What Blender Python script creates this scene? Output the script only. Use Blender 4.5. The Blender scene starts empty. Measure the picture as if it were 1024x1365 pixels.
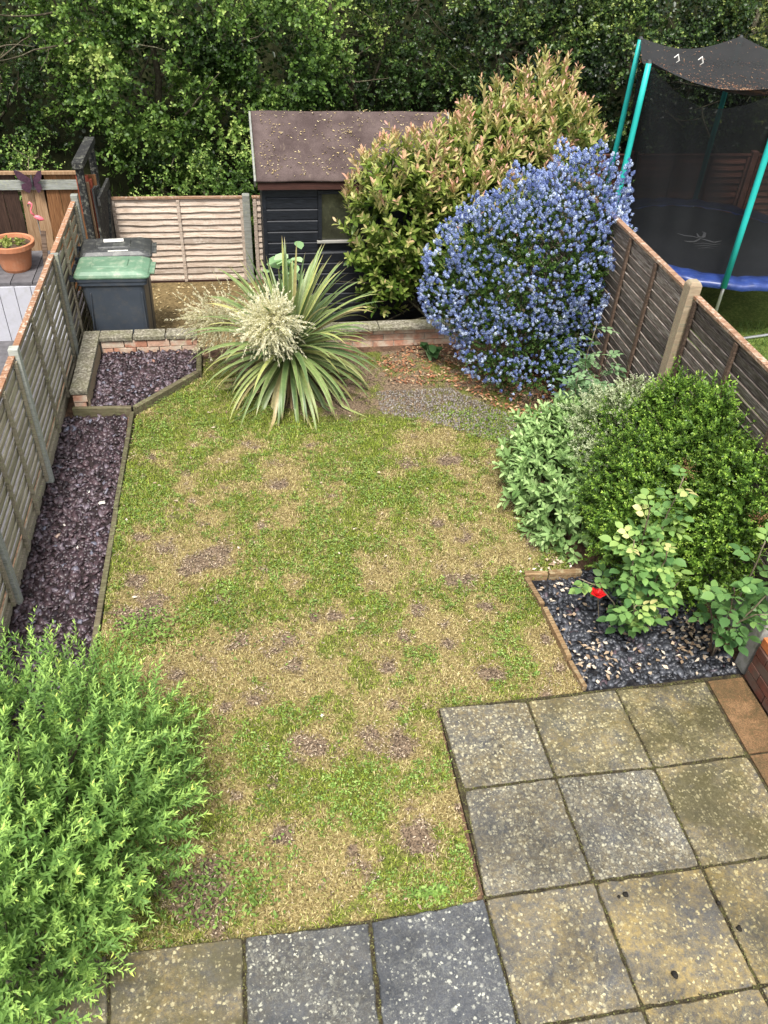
import bpy, math, random
import numpy as np
from mathutils import Vector, Matrix, Euler
RAD = math.radians
rnd = random.Random(7)
RG = np.random.default_rng(11)
SC = bpy.context.scene
COL = SC.collection

# ------------------------------------------------------------------ camera, sky, sun, exposure
CAM_H = 4.1247
YAW, PITCH, ROLL, FPX = 0.202312, 0.685333, 0.0574487, 1082.03
_f = Vector((math.sin(YAW)*math.cos(PITCH), math.cos(YAW)*math.cos(PITCH), -math.sin(PITCH)))
_r = _f.cross(Vector((0, 0, 1))).normalized(); _u = _r.cross(_f)
CR = math.cos(ROLL)*_r + math.sin(ROLL)*_u
CU = -math.sin(ROLL)*_r + math.cos(ROLL)*_u
cam_d = bpy.data.cameras.new('camera'); cam = bpy.data.objects.new('camera', cam_d); COL.objects.link(cam)
m = Matrix((CR, CU, -_f)).transposed().to_4x4(); m.translation = (0, 0, CAM_H); cam.matrix_world = m
cam_d.sensor_fit = 'VERTICAL'; cam_d.sensor_height = 36; cam_d.lens = FPX/1365*36
cam_d.clip_end = 300
SC.camera = cam
W = bpy.data.worlds.new('World'); SC.world = W; W.use_nodes = True
wn = W.node_tree; wn.nodes.clear()
sky = wn.nodes.new('ShaderNodeTexSky'); sky.sky_type = 'NISHITA'; sky.sun_disc = False
SUN_EL, SUN_AZ = RAD(62), RAD(-165)     # azimuth measured from +Y towards +X
sky.sun_elevation = SUN_EL; sky.sun_rotation = SUN_AZ; sky.dust_density = 3.0; sky.air_density = 1.0
hs = wn.nodes.new('ShaderNodeHueSaturation'); hs.inputs['Saturation'].default_value = 0.27
bg = wn.nodes.new('ShaderNodeBackground'); bg.inputs['Strength'].default_value = 0.13
wo = wn.nodes.new('ShaderNodeOutputWorld')
wn.links.new(sky.outputs[0], hs.inputs['Color']); wn.links.new(hs.outputs[0], bg.inputs[0]); wn.links.new(bg.outputs[0], wo.inputs[0])
sl = bpy.data.lights.new('sun', 'SUN'); sl.energy = 2.3; sl.angle = RAD(12); sl.color = (1, .96, .9)
so = bpy.data.objects.new('sun', sl); COL.objects.link(so)
sd = Vector((math.sin(SUN_AZ)*math.cos(SUN_EL), math.cos(SUN_AZ)*math.cos(SUN_EL), math.sin(SUN_EL)))
so.rotation_euler = (-sd).to_track_quat('-Z', 'Y').to_euler(); so.location = (0, 0, 12)
SC.view_settings.view_transform = 'Standard'; SC.view_settings.look = 'None'
SC.view_settings.gamma = 1; SC.view_settings.exposure = 1.25; SC.view_settings.use_curve_mapping = False
SC.render.engine = 'CYCLES'; SC.cycles.max_bounces = 6; SC.cycles.transparent_max_bounces = 12

def G(px, py, z=0.0):
    """ground point (at height z) that a surveyed spot of the garden has"""
    v = CR*((px-512)/FPX) - CU*((py-682.5)/FPX) + _f
    t = (z-CAM_H)/v.z
    return (v.x*t, v.y*t)

# ------------------------------------------------------------------ helpers
def tag(o, label=None, cat=None, group=None, kind=None):
    if label: o['label'] = label
    if cat: o['category'] = cat
    if group: o['group'] = group
    if kind: o['kind'] = kind
    return o
def empty(name, loc, label, cat, group=None):
    o = bpy.data.objects.new(name, None); COL.objects.link(o); o.location = loc
    o.empty_display_size = .1
    return tag(o, label, cat, group)
def wloc(o):
    v = Vector((0, 0, 0))
    while o: v += o.location; o = o.parent
    return v
def link_mesh(name, me, parent, world_loc, rot=None):
    o = bpy.data.objects.new(name, me); COL.objects.link(o)
    o.location = Vector(world_loc) - wloc(parent)
    if parent: o.parent = parent
    if rot: o.rotation_euler = rot
    return o
def np_mesh(name, V, F, mats, tint=None, smooth=False, midx=None):
    """V (n,3); F (m,3) or (m,4) int array"""
    me = bpy.data.meshes.new(name)
    V = np.ascontiguousarray(V, dtype=np.float32); F = np.ascontiguousarray(F, dtype=np.int32)
    k = F.shape[1]
    me.vertices.add(len(V)); me.vertices.foreach_set('co', V.ravel())
    me.loops.add(F.size); me.loops.foreach_set('vertex_index', F.ravel())
    me.polygons.add(len(F)); me.polygons.foreach_set('loop_start', np.arange(0, F.size, k, dtype=np.int32))
    me.polygons.foreach_set('loop_total', np.full(len(F), k, dtype=np.int32))
    for mm in (mats if isinstance(mats, (list, tuple)) else [mats]): me.materials.append(mm)
    if midx is not None: me.polygons.foreach_set('material_index', midx.astype(np.int32))
    if smooth: me.polygons.foreach_set('use_smooth', np.ones(len(F), dtype=bool))
    if tint is not None:
        a = me.attributes.new('tint', 'FLOAT', 'POINT'); a.data.foreach_set('value', np.ascontiguousarray(tint, dtype=np.float32))
    me.update(calc_edges=True)
    return me
def np_obj(name, V, F, mats, parent=None, tint=None, smooth=False, midx=None, origin=None):
    V = np.asarray(V, float)
    if origin is None:
        origin = np.array([(V[:, 0].min()+V[:, 0].max())/2, (V[:, 1].min()+V[:, 1].max())/2, V[:, 2].min()])
    me = np_mesh(name, V-np.asarray(origin), F, mats, tint, smooth, midx)
    return link_mesh(name, me, parent, origin)

class MB:
    def __init__(s): s.v = []; s.f = []
    def add(s, vs, fs):
        b = len(s.v); s.v += [tuple(v) for v in vs]; s.f += [tuple(i+b for i in f) for f in fs]; return s
    def box(s, c, d, rz=0, rx=0, ry=0, taper=1.0):
        R = Euler((rx, ry, rz)).to_matrix(); vs = []
        for z in (-.5, .5):
            t = taper if z > 0 else 1
            for x, y in ((-.5, -.5), (.5, -.5), (.5, .5), (-.5, .5)):
                vs.append(Vector(c) + R @ Vector((x*d[0]*t, y*d[1]*t, z*d[2])))
        return s.add(vs, [(0, 3, 2, 1), (4, 5, 6, 7), (0, 1, 5, 4), (1, 2, 6, 5), (2, 3, 7, 6), (3, 0, 4, 7)])
    def beam(s, a, b, w, h):
        a = Vector(a); b = Vector(b); d = (b-a).normalized()
        up = Vector((0, 0, 1)) if abs(d.z) < .95 else Vector((0, 1, 0))
        sx = d.cross(up).normalized(); sy = sx.cross(d)
        vs = [p + sx*(i*w/2) + sy*(j*h/2) for p in (a, b) for i, j in ((-1, -1), (1, -1), (1, 1), (-1, 1))]
        return s.add(vs, [(0, 1, 2, 3), (7, 6, 5, 4), (0, 4, 5, 1), (1, 5, 6, 2), (2, 6, 7, 3), (3, 7, 4, 0)])
    def tube(s, pts, rad, n=8, cap=True):
        pts = [Vector(p) for p in pts]; b0 = len(s.v); N = len(pts)
        if not isinstance(rad, (list, tuple)): rad = [rad]*N
        ref = Vector((.3, .2, 1)).normalized()
        for i, p in enumerate(pts):
            d = (pts[min(i+1, N-1)] - pts[max(i-1, 0)]).normalized()
            rr = ref if abs(d.dot(ref)) < .95 else Vector((1, 0, 0))
            x = d.cross(rr).normalized(); y = d.cross(x)
            for k in range(n):
                a = 2*math.pi*k/n; s.v.append(tuple(p + (x*math.cos(a)+y*math.sin(a))*rad[i]))
        for i in range(N-1):
            for k in range(n):
                k2 = (k+1) % n
                s.f.append((b0+i*n+k, b0+i*n+k2, b0+(i+1)*n+k2, b0+(i+1)*n+k))
        if cap:
            s.f.append(tuple(b0+k for k in range(n))[::-1]); s.f.append(tuple(b0+(N-1)*n+k for k in range(n)))
        return s
    def prism(s, poly, z0, z1):
        n = len(poly); vs = [(x, y, z0) for x, y in poly] + [(x, y, z1) for x, y in poly]
        return s.add(vs, [tuple(range(n))[::-1], tuple(range(n, 2*n))] + [(i, (i+1) % n, n+(i+1) % n, n+i) for i in range(n)])
    def lathe(s, c, prof, n=28, closed=False):
        b = len(s.v); P = len(prof)
        for r, z in prof:
            for k in range(n):
                a = 2*math.pi*k/n; s.v.append((c[0]+r*math.cos(a), c[1]+r*math.sin(a), c[2]+z))
        for i in range(P-1):
            for k in range(n):
                k2 = (k+1) % n; s.f.append((b+i*n+k, b+i*n+k2, b+(i+1)*n+k2, b+(i+1)*n+k))
        if closed:
            s.f.append(tuple(b+k for k in range(n))[::-1]); s.f.append(tuple(b+(P-1)*n+k for k in range(n)))
        return s
    def build(s, name, mat, parent=None, smooth=False, origin=None, bevel=0, rot_center=None):
        V = np.array(s.v, float)
        if origin is None:
            origin = Vector(((V[:, 0].min()+V[:, 0].max())/2, (V[:, 1].min()+V[:, 1].max())/2, V[:, 2].min()))
        origin = Vector(origin)
        me = bpy.data.meshes.new(name)
        me.from_pydata([tuple(Vector(v)-origin) for v in s.v], [], s.f)
        me.materials.append(mat)
        if smooth: me.polygons.foreach_set('use_smooth', [True]*len(me.polygons))
        me.update()
        o = link_mesh(name, me, parent, origin)
        if bevel:
            b = o.modifiers.new('bevel', 'BEVEL'); b.width = bevel; b.segments = 2; b.limit_method = 'ANGLE'; b.angle_limit = RAD(35)
        return o

# ------------------------------------------------------------------ materials
class NT:
    def __init__(s, name, disp=False):
        s.m = bpy.data.materials.new(name); s.m.use_nodes = True; s.t = s.m.node_tree; s.t.nodes.clear()
        s.out = s.n('ShaderNodeOutputMaterial'); s.p = s.n('ShaderNodeBsdfPrincipled'); s.l(s.p, s.out, 0, 0)
    def n(s, typ, **kw):
        nd = s.t.nodes.new(typ)
        for k, v in kw.items(): setattr(nd, k, v)
        return nd
    def l(s, a, b, i=0, j=0):
        A = a.outputs[i] if hasattr(a, 'outputs') else a
        B = b.inputs[j] if hasattr(b, 'inputs') else b
        s.t.links.new(A, B)
    def coord(s, scale=(1, 1, 1), which='Object', obj_offset=False):
        c = s.n('ShaderNodeTexCoord'); mp = s.n('ShaderNodeMapping'); mp.inputs['Scale'].default_value = scale
        s.l(c.outputs[which], mp, 0, 0)
        if obj_offset:
            oi = s.n('ShaderNodeObjectInfo'); ml = s.n('ShaderNodeVectorMath', operation='SCALE')
            cb = s.n('ShaderNodeCombineXYZ'); s.l(oi.outputs['Random'], cb, 0, 0); s.l(oi.outputs['Random'], cb, 0, 1); s.l(oi.outputs['Random'], cb, 0, 2)
            s.l(cb, ml); ml.inputs[3].default_value = 37.0
            s.l(ml, mp.inputs['Location'])
        return mp
    def wcoord(s, scale=(1, 1, 1)):
        c = s.n('ShaderNodeNewGeometry'); mp = s.n('ShaderNodeMapping'); mp.inputs['Scale'].default_value = scale
        s.l(c.outputs['Position'], mp); return mp
    def noise(s, co, scale, detail=4, rough=.6, dist=0):
        nd = s.n('ShaderNodeTexNoise'); nd.inputs['Scale'].default_value = scale; nd.inputs['Detail'].default_value = detail
        nd.inputs['Roughness'].default_value = rough; nd.inputs['Distortion'].default_value = dist
        s.l(co, nd); return nd
    def voro(s, co, scale, feature='F1'):
        nd = s.n('ShaderNodeTexVoronoi', feature=feature); nd.inputs['Scale'].default_value = scale; s.l(co, nd); return nd
    def ramp(s, src, stops, interp='LINEAR'):
        nd = s.n('ShaderNodeValToRGB'); nd.color_ramp.interpolation = interp; e = nd.color_ramp.elements
        while len(e) < len(stops): e.new(.5)
        for i, (p, c) in enumerate(stops):
            e[i].position = p; e[i].color = (*c, 1) if isinstance(c, (tuple, list)) else (c, c, c, 1)
        s.l(src, nd); return nd
    def mix(s, fac, a, b, mode='MIX'):
        nd = s.n('ShaderNodeMix', data_type='RGBA', blend_type=mode)
        for v, i in ((fac, 0), (a, 6), (b, 7)):
            if isinstance(v, (int, float)): nd.inputs[i].default_value = v if i == 0 else (v, v, v, 1)
            elif isinstance(v, (tuple, list)): nd.inputs[i].default_value = (*v, 1)
            else: s.l(v, nd.inputs[i])
        return nd.outputs[2]
    def math(s, op, a, b=0, clamp=False):
        nd = s.n('ShaderNodeMath', operation=op); nd.use_clamp = clamp
        for v, i in ((a, 0), (b, 1)):
            if isinstance(v, (int, float)): nd.inputs[i].default_value = v
            else: s.l(v, nd.inputs[i])
        return nd.outputs[0]
    def attr(s, name='tint'):
        nd = s.n('ShaderNodeAttribute'); nd.attribute_name = name; return nd.outputs['Fac']
    def color(s, c): s.setin('Base Color', c)
    def setin(s, nm, v):
        i = s.p.inputs[nm]
        if isinstance(v, (int, float)): i.default_value = v
        elif isinstance(v, (tuple, list)): i.default_value = (*v, 1)
        else: s.l(v, i)
    def rough(s, v, spec=.4): s.setin('Roughness', v); s.p.inputs['Specular IOR Level'].default_value = spec
    def bump(s, h, strength=.5, dist=.01):
        nd = s.n('ShaderNodeBump'); nd.inputs['Strength'].default_value = strength; nd.inputs['Distance'].default_value = dist
        s.l(h, nd.inputs['Height']); s.l(nd, s.p.inputs['Normal'])

def m_leaf(name, stops, rough=.45, trans=.3, spec=.4, var=.35, nscale=2.2):
    t = NT(name)
    tint = t.attr(); col = t.ramp(tint, stops).outputs[0]
    nz = t.noise(t.wcoord(), nscale, 2).outputs[0]
    v = t.ramp(nz, [(.3, 1-var), (.7, 1+var*.6 if var < .6 else 1.3)]).outputs[0]
    col = t.mix(1.0, col, v, 'MULTIPLY'); col = t.mix(1.0, col, (1.02, 1.0, .95), 'MULTIPLY')
    t.color(col); t.rough(rough, spec*.5)
    tr = t.n('ShaderNodeBsdfTranslucent'); br = t.mix(1.0, col, (1.15, 1.2, .75), 'MULTIPLY'); t.l(br, tr.inputs[0])
    mx = t.n('ShaderNodeMixShader'); mx.inputs[0].default_value = trans
    t.l(t.p, mx, 0, 1); t.l(tr, mx, 0, 2); t.l(mx, t.out)
    return t.m

def m_wood(name, a, b, dark, lichen=None, lich_amt=.5, grain=(2, 30, 30), rough=.85, bump=.4, streak=.5, var=.35, green=None):
    t = NT(name); co = t.coord(grain, obj_offset=True); co2 = t.coord((1, 1, 1), obj_offset=True)
    g = t.noise(co, 3.0, 6, .65, .4).outputs[0]
    col = t.ramp(g, [(.3, dark), (.5, a), (.72, b)]).outputs[0]
    oi = t.n('ShaderNodeObjectInfo').outputs['Random']
    v = t.ramp(oi, [(0, 1-var), (1, 1+var*.5)]).outputs[0]
    col = t.mix(1, col, v, 'MULTIPLY')
    if green:
        n2 = t.noise(co2, 2.2, 4).outputs[0]; col = t.mix(t.ramp(n2, [(.4, 0), (.65, streak)]).outputs[0], col, green)
    if lichen:
        n3 = t.noise(co2, 28, 5, .7).outputs[0]; n4 = t.noise(co2, 3, 3).outputs[0]
        f = t.math('MULTIPLY', t.ramp(n3, [(.5, 0), (.6, 1)]).outputs[0], t.ramp(n4, [(.35, 0), (.6, lich_amt)]).outputs[0])
        col = t.mix(f, col, lichen)
    t.color(col); t.rough(rough, .25); t.bump(g, bump, .004); return t.m

M = {}
M['fence_grey'] = m_wood('fence_grey', (.36, .315, .235), (.56, .51, .41), (.15, .13, .09), (.36, .37, .2), .4, green=(.33, .31, .19), var=.4)
M['batten_grey'] = m_wood('batten_grey', (.28, .24, .175), (.42, .37, .29), (.1, .09, .06), (.32, .33, .17), .6)
M['fence_cap_rust'] = m_wood('fence_cap_rust', (.26, .13, .07), (.38, .23, .14), (.1, .05, .03), (.5, .48, .4), .9)
M['fence_pink'] = m_wood('fence_pink', (.42, .335, .265), (.56, .48, .41), (.19, .14, .1), (.55, .5, .42), .5)
M['fence_dark'] = m_wood('fence_dark', (.19, .152, .125), (.46, .42, .38), (.03, .02, .015), None, grain=(3, 34, 34), bump=.8, var=.5)
M['batten_dark'] = m_wood('batten_dark', (.085, .055, .038), (.16, .115, .085), (.03, .02, .015))
M['cap_orange'] = m_wood('cap_orange', (.26, .145, .085), (.42, .29, .2), (.13, .07, .04), (.5, .42, .33), .6)
M['post_pale'] = m_wood('post_pale', (.27, .2, .13), (.4, .32, .22), (.2, .19, .14), (.3, .32, .2), .3)
M['post_grey'] = m_wood('post_grey', (.3, .31, .28), (.42, .43, .4), (.17, .17, .14), (.33, .34, .22), .5)
M['wood_brown_dark'] = m_wood('wood_brown_dark', (.045, .024, .016), (.08, .045, .03), (.02, .012, .008), grain=(30, 30, 2))
M['wood_brown_mid'] = m_wood('wood_brown_mid', (.2, .09, .035), (.3, .16, .075), (.09, .04, .018), grain=(30, 30, 2))
M['wood_tan'] = m_wood('wood_tan', (.32, .2, .11), (.42, .29, .18), (.18, .1, .05), grain=(30, 30, 2))
M['wood_red'] = m_wood('wood_red', (.33, .07, .035), (.42, .14, .08), (.2, .04, .02), grain=(30, 30, 2))
M['gate_black'] = m_wood('gate_black', (.02, .02, .02), (.06, .06, .055), (.01, .01, .01), (.22, .22, .17), .6, grain=(30, 30, 2))
M['nb_fence'] = m_wood('nb_fence', (.2, .085, .06), (.29, .13, .095), (.1, .04, .03))
M['board_edge'] = m_wood('board_edge', (.10, .082, .05), (.17, .145, .095), (.035, .028, .016), (.18, .19, .09), .8, green=(.085, .09, .035))
M['board_bed'] = m_wood('board_bed', (.2, .125, .06), (.33, .23, .13), (.06, .04, .02), (.4, .36, .22), .4)
M['shed_black'] = m_wood('shed_black', (.011, .013, .017), (.026, .03, .038), (.006, .007, .009), None, grain=(3, 40, 40), rough=.5, bump=.25, var=.15)
M['shed_fascia'] = m_wood('shed_fascia', (.05, .02, .015), (.08, .035, .026), (.04, .02, .015))
M['bark'] = m_wood('bark', (.06, .048, .03), (.10, .085, .055), (.03, .024, .016), (.2, .22, .12), .6, grain=(25, 25, 5))
M['twig'] = m_wood('twig', (.2, .16, .11), (.3, .25, .18), (.1, .08, .05), grain=(20, 20, 5))

def m_plain(name, c, rough=.5, spec=.4, var=0, nscale=8, metallic=0, dirt=None, dirt_amt=.5):
    t = NT(name); co = t.coord()
    n_ = t.noise(co, nscale, 5).outputs[0]
    col = t.mix(1, c, t.ramp(n_, [(.3, 1-var), (.7, 1+var)]).outputs[0], 'MULTIPLY') if var else t.mix(0, c, c)
    if dirt: 
        n2 = t.noise(co, nscale*2.5, 6, .7).outputs[0]; col = t.mix(t.ramp(n2, [(.5, 0), (.68, dirt_amt)]).outputs[0], col, dirt)
    t.color(col); t.rough(rough, spec); t.p.inputs['Metallic'].default_value = metallic
    t.bump(n_, .1, .003); return t.m
M['bin_grey'] = m_plain('bin_grey', (.045, .055, .07), .42, .4, .15, 5, dirt=(.11, .1, .085), dirt_amt=.35)
M['bin_green'] = m_plain('bin_green', (.105, .19, .12), .45, .4, .15, 5, dirt=(.33, .36, .26), dirt_amt=.6)
M['bin_black'] = m_plain('bin_black', (.035, .036, .036), .4, .5, .2, 6, dirt=(.2, .2, .17), dirt_amt=.5)
M['paper'] = m_plain('paper', (.62, .6, .55), .6, .3, .2, 20)
M['terracotta'] = m_plain('terracotta', (.42, .17, .085), .6, .3, .12, 6, dirt=(.5, .3, .2), dirt_amt=.3)
M['soil'] = m_plain('soil', (.07, .048, .032), .95, .1, .4, 12, dirt=(.16, .1, .06))
M['pink'] = m_plain('pink', (.75, .16, .2), .4, .4, .1)
M['butterfly'] = m_plain('butterfly', (.055, .024, .04), .4, .5, .5, 40)
M['white_paint'] = m_plain('white_paint', (.42, .42, .46), .5, .4, .08, 6, dirt=(.3, .3, .27), dirt_amt=.4)
M['teal'] = m_plain('teal', (.02, .40, .36), .45, .4, .06, 5)
M['blue_pad'] = m_plain('blue_pad', (.016, .036, .15), .38, .5, .35, 7, dirt=(.08, .12, .3), dirt_amt=.5)
M['steel'] = m_plain('steel', (.5, .5, .5), .35, .5, .1, 8, metallic=.8)
M['tramp_mat'] = m_plain('tramp_mat', (.03, .032, .036), .55, .4, .25, 3)
M['white_print'] = m_plain('white_print', (.55, .55, .55), .6)
M['mortar'] = m_plain('mortar', (.27, .25, .21), .95, .1, .3, 30)
M['concrete'] = m_plain('concrete', (.26, .25, .23), .9, .2, .25, 9, dirt=(.12, .13, .08), dirt_amt=.6)
M['clod'] = m_plain('clod', (.015, .013, .01), .8, .2, .3, 30)
M['dark_paver'] = m_plain('dark_paver', (.1, .095, .1), .8, .3, .3, 12)
M['red_petal'] = m_plain('red_petal', (.5, .01, .012), .5, .3, .2)
M['glass_dirty'] = m_plain('glass_dirty', (.028, .03, .02), .18, .6, .5, 4, dirt=(.09, .09, .055), dirt_amt=.55)
M['alloy'] = m_plain('alloy', (.3, .29, .26), .5, .5)

def m_brick(name, a, b, cdirt, amt):
    t = NT(name); co = t.coord(obj_offset=True); oi = t.n('ShaderNodeObjectInfo').outputs['Random']
    base = t.ramp(oi, [(0, a), (1, b)]).outputs[0]
    n_ = t.noise(co, 22, 6, .7).outputs[0]; n2 = t.noise(co, 7, 4, .6).outputs[0]
    col = t.mix(1, base, t.ramp(n_, [(.3, .65), (.7, 1.25)]).outputs[0], 'MULTIPLY')
    col = t.mix(t.ramp(n2, [(.42, 0), (.6, amt)]).outputs[0], col, cdirt)
    t.color(col); t.rough(.9, .2); t.bump(n_, .6, .004); return t.m
M['brick_pink'] = m_brick('brick_pink', (.42, .2, .13), (.5, .33, .24), (.52, .46, .36), .8)
M['brick_stained'] = m_brick('brick_stained', (.11, .038, .025), (.17, .065, .045), (.10, .075, .06), .8)
M['brick_orange'] = m_brick('brick_orange', (.55, .15, .05), (.6, .2, .07), (.4, .16, .08), .4)

def m_coping():
    t = NT('coping'); co = t.coord(obj_offset=True)
    n_ = t.noise(co, 40, 6, .75).outputs[0]; n2 = t.noise(co, 6, 4).outputs[0]
    col = t.ramp(n_, [(.35, (.07, .065, .05)), (.52, (.2, .18, .135)), (.66, (.44, .42, .34))]).outputs[0]
    col = t.mix(t.ramp(n2, [(.45, 0), (.7, .55)]).outputs[0], col, (.13, .13, .06))
    t.color(col); t.rough(.95, .15); t.bump(n_, .8, .006); return t.m
M['coping'] = m_coping()

def m_slab():
    t = NT('paving_slab'); co = t.wcoord(); oi = t.n('ShaderNodeObjectInfo')
    sep = t.n('ShaderNodeSeparateColor'); t.l(oi.outputs['Color'], sep)
    yel, moss, spk = sep.outputs[0], sep.outputs[1], sep.outputs[2]
    nf = t.noise(co, 150, 4, .75).outputs[0]; nl = t.noise(co, 3.2, 6, .7, .6).outputs[0]; nm = t.noise(co, 14, 6, .75, .5).outputs[0]
    col = t.ramp(nl, [(.3, (.026, .03, .038)), (.7, (.07, .075, .084))]).outputs[0]
    col = t.mix(1, col, t.ramp(nf, [(.3, .5), (.7, 1.5)]).outputs[0], 'MULTIPLY')
    fy = t.math('MULTIPLY', t.ramp(t.noise(co, 4.2, 9, .75, .4).outputs[0], [(.38, .2), (.58, 1)]).outputs[0], yel, True)
    fy2 = t.math('MULTIPLY', fy, t.ramp(t.noise(co, 34, 6, .8, .3).outputs[0], [(.36, .15), (.6, 1)]).outputs[0])
    col = t.mix(t.math('MULTIPLY', fy2, .85), col, t.mix(nf, (.19, .13, .03), (.46, .33, .10)))
    fm = t.math('MULTIPLY', t.ramp(t.noise(co, 3.0, 6, .7, .3).outputs[0], [(.4, 0), (.58, 1)]).outputs[0], moss, True)
    col = t.mix(t.math('MULTIPLY', fm, .95), col, t.mix(nm, (.04, .034, .013), (.10, .085, .03)))
    wob = t.n('ShaderNodeMix', data_type='VECTOR'); wob.inputs[0].default_value = .03
    t.l(co, wob.inputs[4]); t.l(t.noise(co, 55, 4, .7).outputs['Color'], wob.inputs[5])
    dens = t.noise(co, 4.0, 7, .75).outputs[0]
    tot = None
    for sc_, r0, of in ((34, .23, 0.05), (58, .27, .08), (19, .15, -.08)):
        v = t.n('ShaderNodeTexVoronoi', feature='F1'); v.inputs['Scale'].default_value = sc_; t.l(wob.outputs[1], v)
        s2 = t.n('ShaderNodeSeparateColor'); t.l(v.outputs['Color'], s2)
        rad = t.math('ADD', t.math('MULTIPLY', s2.outputs[0], r0*1.7), .05)
        inside = t.math('MULTIPLY', t.math('SUBTRACT', rad, v.outputs['Distance']), 7, True)
        th = t.math('ADD', t.math('MULTIPLY', dens, -3.3), t.math('SUBTRACT', 2.42-of, t.math('MULTIPLY', spk, .82)))
        on = t.math('GREATER_THAN', s2.outputs[1], th)
        f = t.math('MULTIPLY', t.math('MULTIPLY', inside, on), t.math('ADD', t.math('MULTIPLY', s2.outputs[2], .7), .3))
        tot = f if tot is None else t.math('MAXIMUM', tot, f)
    # crusty fine lichen between the rosettes
    cr = t.ramp(t.noise(co, 46, 7, .8, .8).outputs[0], [(.49, 0), (.56, .8)]).outputs[0]
    cr = t.math('MULTIPLY', cr, t.math('MULTIPLY', t.ramp(dens, [(.38, .15), (.62, 1)]).outputs[0], spk))
    tot = t.math('MAXIMUM', tot, t.math('MULTIPLY', cr, .6))
    pale = t.mix(t.math('MULTIPLY', yel, .95), (.53, .53, .44), (.57, .48, .22))
    pale = t.mix(1, pale, t.ramp(nf, [(.3, .7), (.7, 1.2)]).outputs[0], 'MULTIPLY')
    col = t.mix(t.math('MULTIPLY', tot, .85), col, pale)
    damp = t.ramp(t.noise(co, 1.7, 5, .7, .5).outputs[0], [(.35, .55), (.6, 1.05)]).outputs[0]; col = t.mix(1, col, damp, 'MULTIPLY')
    col = t.mix(t.math('MULTIPLY', fm, .38), col, t.mix(nm, (.035, .03, .012), (.09, .075, .026)))
    t.color(col)
    t.rough(t.ramp(nl, [(.35, .34), (.65, .7)]).outputs[0], .5)
    h = t.math('ADD', t.math('MULTIPLY', nf, .6), t.math('MULTIPLY', tot, .6)); t.bump(h, .6, .004)
    return t.m
M['slab'] = m_slab()
def m_rust_slab():
    t = NT('rust_concrete'); co = t.wcoord(); n_ = t.noise(co, 5, 6, .65, .5).outputs[0]; nf = t.noise(co, 120, 3).outputs[0]
    col = t.ramp(n_, [(.3, (.07, .05, .022)), (.5, (.14, .08, .036)), (.68, (.21, .12, .058))]).outputs[0]
    col = t.mix(1, col, t.ramp(nf, [(.35, .55), (.65, 1.35)]).outputs[0], 'MULTIPLY'); col = t.mix(t.ramp(t.noise(co, 30, 6, .8).outputs[0], [(.5, 0), (.62, .7)]).outputs[0], col, (.06, .05, .02)); t.color(col); t.rough(.7, .3); t.bump(nf, .7, .004); return t.m
M['rust_slab'] = m_rust_slab()

def m_slate(name, stops, rough=.42):
    t = NT(name); col = t.ramp(t.attr(), stops).outputs[0]; n_ = t.noise(t.wcoord(), 90, 3).outputs[0]
    col = t.mix(1, col, t.ramp(n_, [(.3, .75), (.7, 1.2)]).outputs[0], 'MULTIPLY')
    t.color(col); t.rough(rough, .5); t.bump(n_, .3, .002); return t.m
M['slate_purple'] = m_slate('slate_purple', [(0, (.014, .009, .011)), (.35, (.04, .025, .03)), (.6, (.08, .05, .056)), (.8, (.14, .11, .13)), (.93, (.12, .13, .17)), (.97, (.28, .12, .06)), (1, (.62, .58, .52))])
M['slate_dark'] = m_slate('slate_dark', [(0, (.012, .013, .016)), (.5, (.04, .042, .05)), (.8, (.085, .09, .105)), (.93, (.1, .065, .075)), (1, (.2, .19, .19))])
M['petals'] = m_slate('petals', [(0, (.16, .1, .06)), (.5, (.38, .28, .18)), (1, (.6, .52, .42))], .7)
M['litter'] = m_slate('litter', [(0, (.1, .05, .025)), (.4, (.24, .09, .04)), (.7, (.33, .15, .07)), (1, (.45, .34, .2))], .8)
M['litter_yellow'] = m_slate('litter_yellow', [(0, (.28, .2, .08)), (.6, (.48, .37, .17)), (1, (.6, .52, .32))], .8)
M['pebble'] = m_slate('pebble', [(0, (.07, .055, .045)), (.5, (.17, .145, .125)), (1, (.29, .265, .235))], .8)

def m_felt():
    t = NT('roof_felt'); co = t.wcoord(); nf = t.noise(co, 130, 3, .7).outputs[0]; nl = t.noise(co, 4, 5, .65).outputs[0]
    nm = t.noise(t.wcoord((3, 1, 1)), 11, 5, .7, .5).outputs[0]
    col = t.ramp(nl, [(.35, (.05, .033, .03)), (.65, (.095, .068, .062))]).outputs[0]
    col = t.mix(1, col, t.ramp(nf, [(.3, .6), (.7, 1.35)]).outputs[0], 'MULTIPLY')
    col = t.mix(t.ramp(nm, [(.62, 0), (.72, .55)]).outputs[0], col, (.3, .24, .15))
    t.color(col); t.rough(.85, .3); t.bump(nf, .5, .003); return t.m
M['felt'] = m_felt()
def m_soilmix(name, a, b, c, sc_=16):
    t = NT(name); co = t.wcoord(); n1 = t.noise(co, sc_, 8, .75).outputs[0]; n2 = t.noise(co, 2.4, 4).outputs[0]; nf = t.noise(co, 110, 3, .7).outputs[0]
    col = t.ramp(n1, [(.35, a), (.5, b), (.65, c)]).outputs[0]
    col = t.mix(1, col, t.ramp(n2, [(.3, .75), (.7, 1.2)]).outputs[0], 'MULTIPLY')
    col = t.mix(1, col, t.ramp(nf, [(.3, .7), (.7, 1.25)]).outputs[0], 'MULTIPLY')
    t.color(col); t.rough(.95, .1); t.bump(t.math('ADD', n1, t.math('MULTIPLY', nf, .4)), .8, .012); return t.m
M['path_soil'] = m_soilmix('path_soil', (.07, .055, .025), (.16, .115, .055), (.25, .185, .09), 24)
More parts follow.
